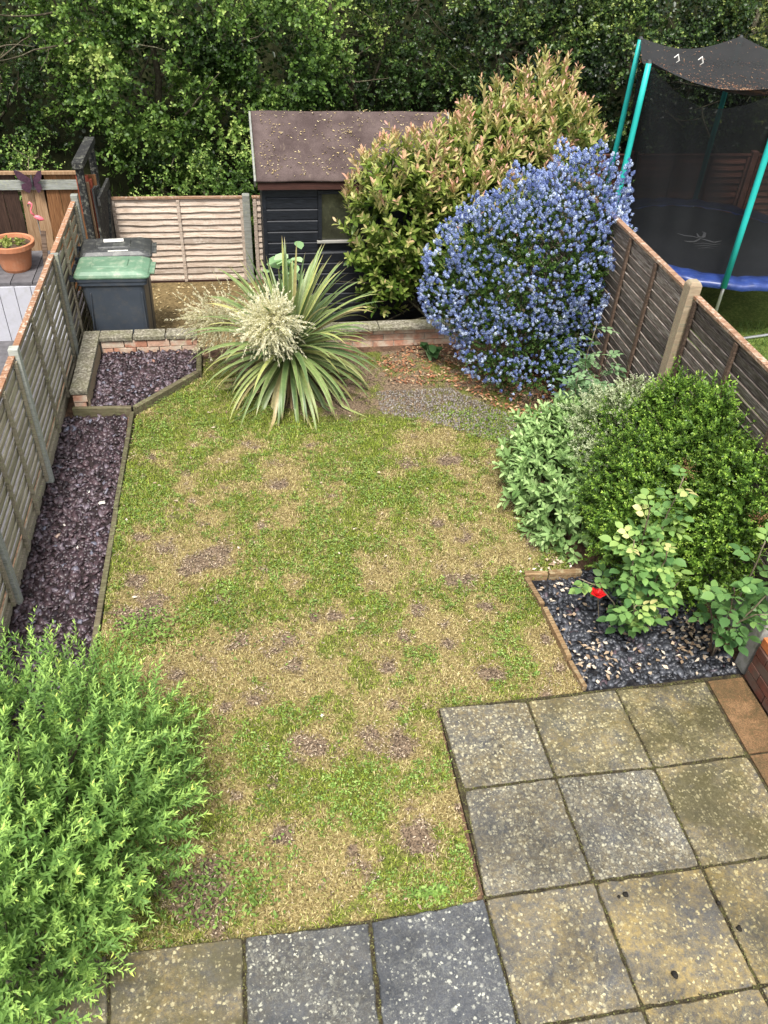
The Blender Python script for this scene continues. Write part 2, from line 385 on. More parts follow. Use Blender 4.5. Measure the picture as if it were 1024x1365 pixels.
M['bed_soil'] = m_soilmix('bed_soil', (.05, .03, .02), (.12, .075, .05), (.2, .12, .075))
M['bank_soil_shade'] = m_soilmix('bank_soil_shade', (.008, .009, .004), (.014, .016, .006), (.024, .028, .01), 6)  # soil darkened: shade in the gaps between trees is put into its colour
M['grit'] = m_soilmix('grit', (.13, .11, .09), (.24, .21, .18), (.36, .33, .29), 60)

def m_lawn(name, blade=False):
    """colour follows the wear field measured over the lawn: attribute dry 0..1, bare 0..1"""
    t = NT(name); dry = t.attr('dry'); bare = t.attr('bare'); tint = t.attr('tint')
    nf = t.noise(t.wcoord(), 70, 4, .7).outputs[0]
    green = t.mix(tint, (.065, .11, .012), (.37, .45, .06)) if blade else t.mix(t.ramp(nf, [(.35, 0), (.65, 1)]).outputs[0], (.025, .03, .008), (.17, .19, .04))  # base darker than the blades: shade between them is put into its colour
    straw = t.mix(tint, (.18, .13, .05), (.68, .57, .29)) if blade else t.mix(t.ramp(nf, [(.35, 0), (.65, 1)]).outputs[0], (.05, .035, .014), (.33, .26, .11))
    brown = t.mix(tint, (.07, .048, .032), (.5, .39, .26)) if blade else t.mix(t.ramp(nf, [(.35, 0), (.65, 1)]).outputs[0], (.022, .015, .01), (.27, .195, .13))
    if blade:
        jit = t.math('SUBTRACT', t.attr('jit'), .5)
        dry = t.math('ADD', dry, t.math('MULTIPLY', jit, 1.0), True)
        bare = t.math('ADD', bare, t.math('MULTIPLY', jit, .6), True)
    col = t.mix(t.ramp(dry, [(.3, 0), (.75, 1)]).outputs[0], green, straw)
    col = t.mix(t.ramp(bare, [(.3, 0), (.75, 1)]).outputs[0], col, brown)
    t.color(col); t.rough(.6 if blade else .95, .25 if blade else .1)
    if blade:
        tr = t.n('ShaderNodeBsdfTranslucent'); t.l(col, tr.inputs[0]); mx = t.n('ShaderNodeMixShader'); mx.inputs[0].default_value = .3
        t.l(t.p, mx, 0, 1); t.l(tr, mx, 0, 2); t.l(mx, t.out)
    else: t.bump(nf, .8, .01)
    return t.m
M['lawn'] = m_lawn('lawn_base'); M['blade'] = m_lawn('lawn_blade', True)
M['weed'] = m_leaf('weed_leaf', [(0, (.08, .14, .03)), (.6, (.18, .3, .06)), (1, (.36, .46, .15))], .5, .25)
M['nb_grass'] = m_soilmix('nb_grass', (.05, .08, .015), (.1, .14, .03), (.17, .2, .05), 30)

def m_net(name, opacity, c=(.012, .013, .014)):
    t = NT(name); t.color(c); t.rough(.8, .2)
    tr = t.n('ShaderNodeBsdfTransparent'); mx = t.n('ShaderNodeMixShader'); 
    n_ = t.noise(t.wcoord((1, 1, 1)), 3, 4, .6).outputs[0]
    f = t.ramp(n_, [(.3, opacity-.1), (.7, opacity+.1)]).outputs[0]; t.l(f, mx, 0, 0)
    t.l(tr, mx, 0, 1); t.l(t.p, mx, 0, 2); t.l(mx, t.out); return t.m
M['net'] = m_net('net_black', .68); M['canopy'] = m_net('canopy_black', .92, (.02, .02, .02))

# foliage colour ramps
M['lf_tree_bright'] = m_leaf('leaf_tree_bright', [(0, (.022, .05, .01)), (.4, (.085, .16, .03)), (.7, (.22, .34, .08)), (1, (.46, .56, .18))], .42, .3, .45, .3, 1.3)
M['lf_tree_mid'] = m_leaf('leaf_tree_mid', [(0, (.014, .03, .008)), (.45, (.045, .092, .02)), (.8, (.14, .22, .05)), (1, (.32, .4, .11))], .36, .25, .5, .35, 1.5)
M['lf_ivy'] = m_leaf('leaf_ivy', [(0, (.008, .018, .006)), (.45, (.03, .062, .014)), (.8, (.11, .17, .04)), (1, (.28, .34, .09))], .36, .15, .6, .35, 1.5)
M['lf_olive'] = m_leaf('leaf_olive', [(0, (.05, .07, .015)), (.5, (.12, .15, .035)), (.85, (.22, .24, .07)), (1, (.4, .38, .15))], .45, .3, .4, .3)
M['lf_photinia'] = m_leaf('leaf_photinia', [(0, (.05, .10, .015)), (.3, (.17, .24, .045)), (.5, (.34, .38, .12)), (.68, (.48, .4, .2)), (.84, (.54, .31, .23)), (.96, (.64, .36, .31)), (1, (.64, .3, .25))], .36, .25, .5, .2)
M['lf_ceano'] = m_leaf('leaf_ceanothus', [(0, (.015, .04, .008)), (.5, (.05, .105, .018)), (1, (.14, .22, .05))], .35, .2, .5, .25)
M['fl_ceano'] = m_leaf('flower_ceanothus', [(0, (.06, .085, .26)), (.4, (.16, .215, .47)), (.75, (.33, .41, .68)), (1, (.6, .68, .85))], .7, .2, .2, .12)
M['lf_gold'] = m_leaf('leaf_feathery', [(0, (.065, .135, .03)), (.3, (.17, .31, .08)), (.6, (.3, .47, .12)), (.82, (.4, .61, .16)), (1, (.62, .72, .17))], .45, .3, .35, .15)
M['lf_box'] = m_leaf('leaf_box', [(0, (.03, .07, .01)), (.4, (.11, .21, .03)), (.7, (.23, .38, .055)), (1, (.42, .56, .11))], .33, .25, .5, .25)
M['lf_sage'] = m_leaf('leaf_sage', [(0, (.09, .17, .05)), (.5, (.26, .4, .15)), (1, (.45, .58, .28))], .55, .2, .3, .15)
M['lf_white'] = m_leaf('leaf_white', [(0, (.14, .2, .08)), (.4, (.4, .46, .28)), (1, (.7, .74, .56))], .6, .3, .3, .2)
M['lf_rose'] = m_leaf('leaf_rose', [(0, (.035, .085, .035)), (.35, (.09, .19, .065)), (.65, (.19, .33, .1)), (.88, (.32, .44, .14)), (1, (.56, .52, .24))], .38, .3, .45, .12)
M['lf_rose_blue'] = m_leaf('leaf_rose_blue', [(0, (.05, .10, .05)), (.5, (.13, .23, .11)), (1, (.26, .38, .2))], .4, .2, .4, .12)
M['lf_mint'] = m_leaf('leaf_mint', [(0, (.2, .34, .16)), (1, (.42, .6, .34))], .45, .35, .4, .1)
M['lf_dock'] = m_leaf('leaf_dock', [(0, (.03, .07, .025)), (1, (.06, .13, .045))], .4, .2, .4, .1)
M['cream'] = m_leaf('cream_flower', [(0, (.32, .28, .16)), (.4, (.6, .56, .4)), (1, (.84, .83, .7))], .75, .35, .2, .1)
M['brown_flower'] = m_leaf('dead_flower', [(0, (.14, .07, .04)), (1, (.34, .2, .11))], .8, .2, .2, .1)

def m_sword():
    t = NT('sword_leaf'); oi = t.n('ShaderNodeObjectInfo').outputs['Random']
    u = t.attr('tint')          # 0 at the base, 1 at the tip
    e = t.attr('edge')
    body = t.ramp(oi, [(0, (.075, .13, .045)), (.4, (.15, .22, .07)), (.7, (.24, .31, .1)), (.9, (.38, .4, .12)), (1, (.38, .29, .14))]).outputs[0]
    edge = t.ramp(oi, [(0, (.2, .25, .1)), (1, (.42, .4, .2))]).outputs[0]
    col = t.mix(t.ramp(e, [(.55, 0), (.95, .75)]).outputs[0], body, edge)
    n_ = t.noise(t.coord((1, 1, 1)), 30, 3).outputs[0]
    col = t.mix(1, col, t.ramp(n_, [(.3, .8), (.7, 1.15)]).outputs[0], 'MULTIPLY')
    col = t.mix(t.ramp(u, [(.9, 0), (1, .8)]).outputs[0], col, (.34, .24, .12))
    t.color(col); t.rough(.4, .45)
    tr = t.n('ShaderNodeBsdfTranslucent'); t.l(col, tr.inputs[0]); mx = t.n('ShaderNodeMixShader'); mx.inputs[0].default_value = .2
    t.l(t.p, mx, 0, 1); t.l(tr, mx, 0, 2); t.l(mx, t.out); return t.m
M['sword'] = m_sword()

# ------------------------------------------------------------------ foliage engine
def unit(a): return a/np.maximum(np.linalg.norm(a, axis=-1, keepdims=True), 1e-9)
LANCE = (np.array([[0, 0, 0], [.42, -.5, .06], [.46, 0, -.05], [.42, .5, .06], [1, 0, -.12]]), np.array([[0, 1, 2], [0, 2, 3], [1, 4, 2], [2, 4, 3]]))
OVAL = (np.array([[0, 0, 0], [.3, -.46, .05], [.3, .46, .05], [.5, 0, -.05], [.72, -.4, .02], [.72, .4, .02], [1, 0, -.12]]),
        np.array([[0, 1, 3], [0, 3, 2], [1, 4, 3], [2, 3, 5], [4, 6, 3], [3, 6, 5]]))
DIAM = (np.array([[0, 0, 0], [.5, -.5, 0], [1, 0, -.1], [.5, .5, 0]]), np.array([[0, 1, 2], [0, 2, 3]]))
def leaves(P, D, N, L, Wd, tmpl=LANCE):
    """P,D,N (n,3): base, direction, face normal; L, Wd (n,)"""
    D = unit(D); S = unit(np.cross(D, N)); U = np.cross(S, D)
    T, F = tmpl; k = len(T); n = len(P)
    V = P[:, None] + D[:, None]*(T[None, :, 0:1]*L[:, None, None]) + S[:, None]*(T[None, :, 1:2]*Wd[:, None, None]) + U[:, None]*(T[None, :, 2:3]*L[:, None, None])
    FF = F[None] + (np.arange(n)*k)[:, None, None]
    return V.reshape(-1, 3), FF.reshape(-1, 3), k
def rdir(n, rg=RG): return unit(rg.normal(size=(n, 3)))
def shoots(P, D, length, nleaf, ang, L, Wd, tmpl=LANCE, curve=0.15, tint_lo=.1, tint_hi=1., spread=.3, tip_small=.45, start=.05, up=.6):
    """leafy shoots: P start, D direction (n,3)"""
    n = len(P); D = unit(D + 0); length = np.asarray(length)*np.ones(n)
    i = np.arange(nleaf); t = start + (1-start)*(i+.5)/nleaf
    A = unit(np.cross(D, np.tile([.13, .2, 1.], (n, 1)))); B = np.cross(D, A)
    ph = i*2.39996 
    ph = ph[None] + RG.uniform(0, 6.28, (n, 1))
    C = P[:, None] + D[:, None]*(t[None, :, None]*length[:, None, None])
    bend = RG.normal(0, curve, (n, 1, 1))*(t[None, :, None]**2)*length[:, None, None]
    C = C + A[:, None]*bend + np.array([0, 0, -1])*(np.abs(bend)*.5)
    rad = A[:, None]*np.cos(ph)[..., None] + B[:, None]*np.sin(ph)[..., None]
    an = ang*(1 - .45*t)[None, :, None]
    d = D[:, None]*np.cos(an) + rad*np.sin(an) + RG.normal(0, spread*.5, (n, nleaf, 3))
    nn = D[:, None]*np.sin(an) - rad*np.cos(an) + RG.normal(0, spread, (n, nleaf, 3)) + np.array([0, 0, up])
    sz = (1 - (1-tip_small)*t**2)[None] * RG.uniform(.75, 1.2, (n, nleaf))
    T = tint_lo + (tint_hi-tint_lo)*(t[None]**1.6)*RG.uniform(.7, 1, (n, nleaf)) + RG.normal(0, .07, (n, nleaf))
    V, F, k = leaves(C.reshape(-1, 3), d.reshape(-1, 3), nn.reshape(-1, 3), (L*sz).ravel(), (Wd*sz).ravel(), tmpl)
    return V, F, np.repeat(np.clip(T.ravel(), 0, 1), k)
def join(parts):
    V = []; F = []; T = []; b = 0
    for v, f, t in parts:
        V.append(v); F.append(f+b); T.append(t); b += len(v)
    return np.concatenate(V), np.concatenate(F), np.concatenate(T)
def lobe_points(lobes, n, r0=.72, r1=1.0, front=True, zmin=None, holes=0):
    """points in the shell of a union of ellipsoids; returns points and outward normals"""
    w = np.array([l[3]*l[4]+l[3]*l[5]+l[4]*l[5] for l in lobes]); w = w/w.sum()
    P = []; N = []
    tot = 0
    while tot < n:
        k = RG.choice(len(lobes), size=n, p=w); L = np.array(lobes)[k]
        d = rdir(n); r = RG.uniform(r0, r1, (n, 1))
        # lumpy outline
        lump = 1 + .10*np.sin(5*d[:, :1]*2+k[:, None]*1.7)*np.cos(4.3*d[:, 1:2]*2+k[:, None]) + .07*np.sin(11*d[:, 2:3]+9*d[:, :1])
        p = L[:, :3] + d*L[:, 3:]*r*lump
        nn = unit(d/L[:, 3:])
        ok = np.ones(n, bool)
        for j, l in enumerate(lobes):       # drop what lies deep inside another lobe
            q = (p-np.array(l[:3]))/np.array(l[3:]); ok &= ~((np.linalg.norm(q, axis=1) < r0*.92) & (k != j))
        if zmin is not None: ok &= p[:, 2] > zmin
        if front: ok &= (nn[:, 1] < .55) | (RG.random(n) < .35)
        P.append(p[ok]); N.append(nn[ok]); tot += ok.sum()
    return np.concatenate(P)[:n], np.concatenate(N)[:n]
def vnoise(x, y, sc, seed=0):
    g = np.random.default_rng(seed).random((64, 64)); x = np.asarray(x)*sc+100; y = np.asarray(y)*sc+100
    xi = np.floor(x).astype(int); yi = np.floor(y).astype(int); fx = x-xi; fy = y-yi
    fx = fx*fx*(3-2*fx); fy = fy*fy*(3-2*fy)
    a = g[xi % 64, yi % 64]; b = g[(xi+1) % 64, yi % 64]; c = g[xi % 64, (yi+1) % 64]; d = g[(xi+1) % 64, (yi+1) % 64]
    return (a*(1-fx)+b*fx)*(1-fy)+(c*(1-fx)+d*fx)*fy
def inpoly(P, poly):
    x, y = P[:, 0], P[:, 1]; c = np.zeros(len(P), bool); n = len(poly)
    for i in range(n):
        x1, y1 = poly[i]; x2, y2 = poly[i-1]
        c ^= ((y1 > y) != (y2 > y)) & (x < (x2-x1)*(y-y1)/(y2-y1+1e-12)+x1)
    return c
def polypts(poly, n):
    A = np.array(poly); lo = A.min(0); hi = A.max(0); out = []; t = 0
    while t < n:
        P = RG.uniform(lo, hi, (n, 2)); P = P[inpoly(P, poly)]; out.append(P); t += len(P)
    return np.concatenate(out)[:n]
def chips(P, z, size, mat, name, label, cat, flat=.3, tilt=.35, tint=None, parent=None):
    """angular stone chips: 7-sided plates"""
    n = len(P); s = size*RG.uniform(.55, 1.35, n); k = 6
    ang = (np.arange(k)*2*math.pi/k)[None] + RG.uniform(-.35, .35, (n, k)) + RG.uniform(0, 6.28, (n, 1))
    rr = RG.uniform(.3, .55, (n, k))*s[:, None]; el = RG.uniform(.55, 1, (n, 1))
    th = RG.uniform(0, 6.28, (n, 1))
    lx = rr*np.cos(ang); ly = rr*np.sin(ang)*el
    bx = lx*np.cos(th)-ly*np.sin(th); by = lx*np.sin(th)+ly*np.cos(th)
    h = s*flat*RG.uniform(.6, 1.2, n)
    tx = RG.normal(0, tilt, (n, 1)); ty = RG.normal(0, tilt, (n, 1))
    zt = h[:, None] + bx*tx + by*ty; zb = zt-h[:, None]*1.0
    zz = (z + RG.uniform(0, size*.5, n))[:, None]
    top = np.stack([bx*.88+P[:, :1], by*.88+P[:, 1:2], zt+zz], -1); bot = np.stack([bx+P[:, :1], by+P[:, 1:2], zb+zz-.004], -1)
    V = np.concatenate([top, bot], 1)
    F = [[0, i, i+1] for i in range(1, k-1)]
    for i in range(k): j = (i+1) % k; F += [[i, k+i, k+j], [i, k+j, j]]
    F = np.array(F)[None] + (np.arange(n)*2*k)[:, None, None]
    T = RG.random(n) if tint is None else tint
    o = np_obj(name, V.reshape(-1, 3), F.reshape(-1, 3), mat, parent, np.repeat(T, 2*k))
    return tag(o, label, cat, kind='stuff')
def scatter_leaves(P, z, L, Wd, mat, name, label, cat, slope=None, tint=None):
    n = len(P); zz = z if np.ndim(z) else np.full(n, z)
    a = RG.uniform(0, 6.28, n); D = np.stack([np.cos(a), np.sin(a), RG.normal(.05, .2, n)], -1); N = np.stack([RG.normal(0, .35, n), RG.normal(0, .35, n), np.ones(n)], -1)
    V, F, k = leaves(np.column_stack([P, zz+RG.uniform(.003, .012, n)]), D, N, L*RG.uniform(.5, 1.3, n), Wd*RG.uniform(.6, 1.3, n), LANCE)
    o = np_obj(name, V, F, mat, None, np.repeat(RG.random(n) if tint is None else tint, k)); return tag(o, label, cat, kind='stuff')

# ------------------------------------------------------------------ GROUND
def sheet(name, poly, z, mat):
    o = MB().add([(x, y, z) for x, y in poly], [tuple(range(len(poly)))]).build(name, mat); o['kind'] = 'structure'; return o
sheet('ground', [(-70, -30), (70, -30), (70, 90), (-70, 90)], -.42, M['bank_soil_shade'])
o = MB().prism([(-1.78, -1), (3.36, -1), (3.36, 7.92), (-1.78, 7.92)], -.41, -.045).build('garden_soil', M['bed_soil']); o['kind'] = 'structure'
sheet('earth_path', [(-1.66, 7.93), (.3, 7.93), (.3, 10.28), (-1.66, 10.28)], -.3, M['path_soil'])
sheet('shed_yard', [(.3, 7.93), (3.5, 7.93), (3.5, 10.4), (.3, 10.4)], -.304, M['path_soil'])
sheet('neighbour_lawn', [(3.46, 0), (14, 0), (14, 11.3), (3.46, 11.3)], -.35, M['nb_grass'])
sheet('neighbour_yard', [(-8, 0), (-1.8, 0), (-1.8, 9.9), (-8, 9.9)], -.2, M['dark_paver'])
# rising bank added behind the trees as a dark backstop
nx, ny = 60, 40; X = np.linspace(-16, 22, nx); Y = np.linspace(10.45, 30, ny); XX, YY = np.meshgrid(X, Y)
ZZ = -.4 + np.clip((YY-11.2)/5.5, 0, 1)**1.3*4.8 + (vnoise(XX, YY, .9, 3)-.5)*.5*np.clip((YY-10.6), 0, 1)
I = np.arange(nx*ny).reshape(ny, nx)
F = np.stack([I[:-1, :-1], I[:-1, 1:], I[1:, 1:], I[1:, :-1]], -1).reshape(-1, 4)
o = np_obj('bank_backstop', np.stack([XX, YY, ZZ], -1).reshape(-1, 3), F, M['bank_soil_shade'], smooth=True); o['kind'] = 'structure'

# ------------------------------------------------------------------ LAWN
S0 = G(583.6, 942); LX = -1.075
lawn_poly = [(-1.08, 1.80), (.985, 1.80), (1.015, 2.4), (1.025, 3.03), (2.0, 3.02), (1.97, 3.3), (1.93, 4.06), (2.3, 4.1), (2.35, 4.6), (2.25, 5.3), (2.6, 5.85), (2.9, 6.3),
             (2.9, 6.9), (2.0, 7.62), (-.42, 7.62), (-.45, 7.27), (-1.02, 6.62), (-1.07, 5.2)]
def field(x, y):
    n1 = vnoise(x, y, 1.6, 1)*.34+vnoise(x, y, 4.3, 2)*.3+vnoise(x, y, 11, 3)*.36
    n2 = vnoise(x, y, 3.2, 5)*.4+vnoise(x, y, 8, 6)*.3+vnoise(x, y, 21, 7)*.3
    dry = .295 + (n1-.5)*.95 + (vnoise(x, y, 26, 8)-.5)*.7; bare = (n2-.6)*2.2
    def blob(px, py, r, amp, arr, sy=1.0):
        gx, gy = G(px, py); return arr + amp*np.exp(-(((x-gx)/r)**2+((y-gy)/(r*sy))**2))*(.45+1.1*n2 if arr is bare_id[0] else .5)
    bare_id = [None]
    for px, py, r, a in ((150, 690, .12, .5), (150, 760, .12, .4), (165, 620, .1, .45), (420, 935, .3, .35), (540, 960, .2, .35), (560, 830, .3, .3), (700, 745, .2, .5), (660, 860, .3, .25),
                         (380, 640, .3, .2), (560, 700, .35, .3), (640, 690, .3, .3), (300, 880, .2, .3), (480, 880, .3, .3), (230, 560, .25, .35), (190, 540, .15, .5), (250, 505, .2, .5),
                         (560, 1010, .12, .5), (590, 1080, .12, .5), (610, 1150, .1, .4), (560, 1180, .1, .4), (300, 960, .2, .4), (290, 1150, .12, .5), (280, 1000, .15, .4), (740, 880, .12, .3), (420, 1160, .25, .1)): dry = blob(px, py, r, a, dry)
    for px, py, r, a in ((250, 620, .3, -.4), (300, 560, .3, -.35), (450, 840, .2, -.4), (390, 1050, .28, -.5), (340, 1110, .2, -.4), (260, 690, .25, -.35), (330, 790, .35, -.3), (470, 740, .25, -.25),
                         (600, 940, .1, -.3), (700, 910, .2, -.35), (390, 600, .3, -.3), (480, 620, .25, -.2), (450, 1110, .2, -.45), (520, 1180, .15, -.3), (600, 1010, .05, -.2), (560, 620, .3, -.2), (350, 1000, .2, -.4), (480, 1040, .2, -.35)): dry = blob(px, py, r, a, dry)
    for px, py, r, a in ((295, 735, .07, .9), (255, 748, .11, .95), (205, 800, .13, .9), (165, 820, .12, .9), (340, 922, .085, 1), (395, 887, .08, .9), (312, 852, .09, .8), (382, 850, .08, .9), (480, 825, .08, .8),
                         (555, 808, .08, .8), (610, 765, .09, .9), (640, 752, .06, .7), (560, 1110, .08, .9), (480, 1168, .1, .9), (430, 1175, .07, .6), (405, 990, .06, .8), (525, 935, .05, .8), (520, 880, .06, .8), (520, 755, .07, .8), (440, 658, .06, .8),
                         (595, 855, .05, .7), (460, 625, .05, .6), (535, 992, .085, .8), (490, 975, .08, .7), (290, 892, .06, .7), (180, 770, .08, .7), (225, 720, .09, .5), (700, 720, .1, .6), (350, 700, .04, .6), (290, 612, .05, .5), (440, 1095, .07, .6),
                         (400, 770, .05, .5), (350, 760, .05, .4), (600, 610, .07, .6), (330, 590, .07, .7), (250, 1190, .2, .8), (540, 850, .06, .5), (300, 650, .05, .5), (575, 590, .08, .7), (660, 700, .06, .5), (420, 820, .05, .5)):
        dry = blob(px, py, r*2.0, .75, dry); bare_id[0] = bare; bare = blob(px, py, r*1.15, a*1.5, bare)
    rs_ = np.random.default_rng(77)
    for _ in range(100):
        cx_, cy_, r_, a_ = rs_.uniform(-1.0, 2.2), rs_.uniform(1.9, 6.3), rs_.uniform(.03, .085), rs_.uniform(.7, 1.5)
        e_ = np.exp(-(((x-cx_)/r_)**2+((y-cy_)/r_/.8)**2)); bare = bare + a_*e_*(.3+1.3*n2); dry = dry + .6*np.exp(-((x-cx_)**2+(y-cy_)**2)/(2.2*r_)**2)
    # bare worn earth at the far end, by the flax and the blue shrub
    far = np.clip((y - (6.15 + .25*(vnoise(x, y, 2, 9)-.5) + .9*np.clip(.6-x, 0, 1.1)))/.35, 0, 1)
    bare = bare + far*1.1
    bare = bare*(.4+.75*vnoise(x, y, 34, 12)); return np.clip(dry, 0, 1), np.clip(bare, 0, 1), far
xs = np.arange(-1.1, 3.0, .025); ys = np.arange(1.8, 7.65, .025); XX, YY = np.meshgrid(xs, ys); nx = len(xs); ny = len(ys)
P2 = np.stack([XX.ravel(), YY.ravel()], -1); dry, bare, far = field(P2[:, 0], P2[:, 1])
Z = -.022 + (vnoise(P2[:, 0], P2[:, 1], 1.1, 20)-.5)*.03 + (vnoise(P2[:, 0], P2[:, 1], 9, 21)-.5)*.012 - .008*bare
I = np.arange(nx*ny).reshape(ny, nx); F = np.stack([I[:-1, :-1], I[:-1, 1:], I[1:, 1:], I[1:, :-1]], -1).reshape(-1, 4)
ctr = P2[F].mean(1); F = F[inpoly(ctr, lawn_poly)]
lawn_o = np_obj('lawn', np.column_stack([P2, Z]), F, M['lawn'], smooth=True, origin=(0, 0, 0)); lawn_o['kind'] = 'structure'
def add_attr(me, nm, vals):
    a = me.attributes.new(nm, 'FLOAT', 'POINT'); a.data.foreach_set('value', np.ascontiguousarray(vals, dtype=np.float32))
add_attr(lawn_o.data, 'dry', dry); add_attr(lawn_o.data, 'bare', bare)
# grass blades
P = polypts(lawn_poly, 235000); dr, ba, fr = field(P[:, 0], P[:, 1])
keep = (RG.random(len(P)) > ba*.75) & (RG.random(len(P)) > fr*.9) & (RG.random(len(P)) > dr*.22); P = P[keep]; dr = dr[keep]; ba = ba[keep]; n = len(P)
a = RG.uniform(0, 6.28, n); lean = RG.uniform(.25, 1.5, n)*(.8+.5*dr); h = RG.uniform(.010, .029, n)*(.75+.6*vnoise(P[:, 0], P[:, 1], 18, 61))*(1-.35*dr)*(1-.4*ba)
b = np.column_stack([P, np.full(n, -.022) + (vnoise(P[:, 0], P[:, 1], 1.1, 20)-.5)*.03])
dirh = np.stack([np.cos(a), np.sin(a), np.zeros(n)], -1); side = np.stack([-np.sin(a), np.cos(a), np.zeros(n)], -1)*(RG.uniform(.0018, .0034, n)[:, None])
mid = b + dirh*(h*lean*.35)[:, None] + np.array([0, 0, 1])*(h*.65)[:, None]
tip = b + dirh*(h*lean)[:, None] + np.array([0, 0, 1])*(h*(1.1-lean*.3))[:, None]
V = np.stack([b-side, b+side, mid+side*.8, mid-side*.8, tip], 1).reshape(-1, 3)
F = (np.array([[0, 1, 2], [0, 2, 3], [3, 2, 4]])[None]+(np.arange(n)*5)[:, None, None]).reshape(-1, 3)
g_o = np_obj('grass', V, F, M['blade'], tint=np.repeat(RG.random(n), 5), origin=(0, 0, 0))
add_attr(g_o.data, 'dry', np.repeat(dr, 5)); add_attr(g_o.data, 'bare', np.repeat(ba, 5)); add_attr(g_o.data, 'jit', np.repeat(RG.random(n), 5))
tag(g_o, 'short patchy grass of the small lawn, green with dry straw spots', 'grass', kind='stuff')
# broad-leaved weeds and clover in the lawn
P = polypts(lawn_poly, 26000); dr, ba, fr = field(P[:, 0], P[:, 1]); cl = vnoise(P[:, 0], P[:, 1], 5, 31)
keep = (cl+.3*vnoise(P[:, 0], P[:, 1], 16, 33) > .6) & (ba < .45) & (dr < .6) & (fr < .4); P = P[keep][:8500]; n = len(P)
P = np.repeat(P, 3, 0)+RG.normal(0, .006, (n*3, 2)); n = len(P)
a = RG.uniform(0, 6.28, n); V, F, k = leaves(np.column_stack([P, RG.uniform(-.008, .012, n)]), np.stack([np.cos(a), np.sin(a), RG.normal(.25, .25, n)], -1), np.stack([RG.normal(0, .3, n), RG.normal(0, .3, n), np.ones(n)], -1), RG.uniform(.009, .02, n), RG.uniform(.006, .013, n), LANCE)
tag(np_obj('clover', V, F, M['weed'], tint=np.repeat(RG.random(n), k)), 'bright green clover and weed leaves spread through the lawn', 'weeds', kind='stuff')
# creeping weeds along the lawn edge by the feathery bush and the patio
P = np.concatenate([RG.normal(G(270, 1200), (.2, .12), (420, 2)), RG.normal(G(310, 1180), (.18, .12), (260, 2)), RG.normal(G(300, 830), (.3, .2), (300, 2)), RG.normal(G(575, 1195), (.05, .02), (250, 2)), RG.normal(G(195, 840), (.12, .08), (500, 2))])
P = P[(P[:, 1] > 1.86) & (P[:, 0] > -1.02)]; n = len(P); a = RG.uniform(0, 6.28, n)
V, F, k = leaves(np.column_stack([P, RG.uniform(0, .05, n)]), np.stack([np.cos(a), np.sin(a), RG.normal(.3, .25, n)], -1), np.stack([RG.normal(0, .3, n), RG.normal(0, .3, n), np.ones(n)], -1), RG.uniform(.014, .03, n), RG.uniform(.008, .016, n), OVAL)
tag(np_obj('creeping_weed', V, F, M['weed'], tint=np.repeat(RG.random(n)*.8, k)), 'low creeping weeds on the lawn edges beside the patio and bush', 'weeds', kind='stuff')
# gritty bare patch + leaf litter
gp = [G(500, 520), G(600, 515), G(700, 560), G(712, 590), G(640, 580), G(560, 555), G(510, 550)]
P = polypts(gp, 2600); chips(P, -.02, .014, M['pebble'], 'grit', 'pale grit lying on the worn earth before the blue shrub', 'grit', .5, .3)
lit = [G(500, 480), G(560, 455), G(680, 470), G(760, 530), G(740, 590), G(700, 560), G(600, 510), G(520, 510)]
P = polypts(lit, 1500); scatter_leaves(P, -.015, .045, .022, M['litter'], 'leaf_litter', 'red brown fallen leaves under the blue flowering shrub', 'leaves')
P = polypts([(-1.6, 7.95), (.25, 7.95), (.25, 10.1), (-1.6, 10.1)], 700); scatter_leaves(P, -.298, .04, .018, M['litter_yellow'], 'fallen_leaves', 'dry yellow fallen leaves on the earth path by the bins', 'leaves')
P = polypts(lawn_poly, 60000); dr, ba, fr = field(P[:, 0], P[:, 1]); P = P[((ba > .3) | (RG.random(len(P)) < .05)) & (fr < .5)][:10000]
scatter_leaves(P, -.012, .02, .006, m_slate('thatch_mat', [(0, (.04, .027, .018)), (.35, (.14, .1, .068)), (.7, (.36, .28, .19)), (1, (.56, .46, .33))], .9), 'dead_thatch', 'brown dead thatch lying in the worn spots of the lawn', 'dead grass')
P = np.concatenate([polypts(lawn_poly, 60)]); scatter_leaves(P, -.0, .035, .02, M['petals'], 'fallen_petals', 'few pale petals and dead leaves dropped on the lawn', 'leaves')

# ------------------------------------------------------------------ PATIO
patio = MB().prism([(-1.7, -.6), (3.09, -.6), (3.09, 3.02), (1.04, 3.01), (1.02, 1.8), (-1.7, 1.79)], -.044, -.012).build('patio', m_soilmix('joint_dirt', (.02, .017, .012), (.05, .04, .025), (.09, .09, .03), 30)); patio['kind'] = 'structure'
gx0, gy0 = 1.0127, 3.0127
meas = {(0, 0): (583.6, 942), (1, 0): (702.7, 933.5), (2, 0): (820.5, 918.5), (3, 0): (940.6, 907), (0, 1): (618, 1052), (1, 1): (741, 1036), (2, 1): (872.7, 1022.7), (3, 1): (997, 1006),
        (0, 2): (646, 1197), (1, 2): (792.5, 1174.5), (2, 2): (935, 1155.5), (1, 3): (857, 1343), (2, 3): (1013, 1314), (-1, 2): (493, 1228), (-2, 2): (325, 1247), (-3, 2): (145, 1270),
        (-1, 3): (511, 1388), (-2, 3): (328, 1402), (0, 3): (694, 1372)}
def corner(i, j):
    if (i, j) in meas: return Vector(G(*meas[(i, j)]))
    return Vector((gx0+.6*i, gy0-.6*j))
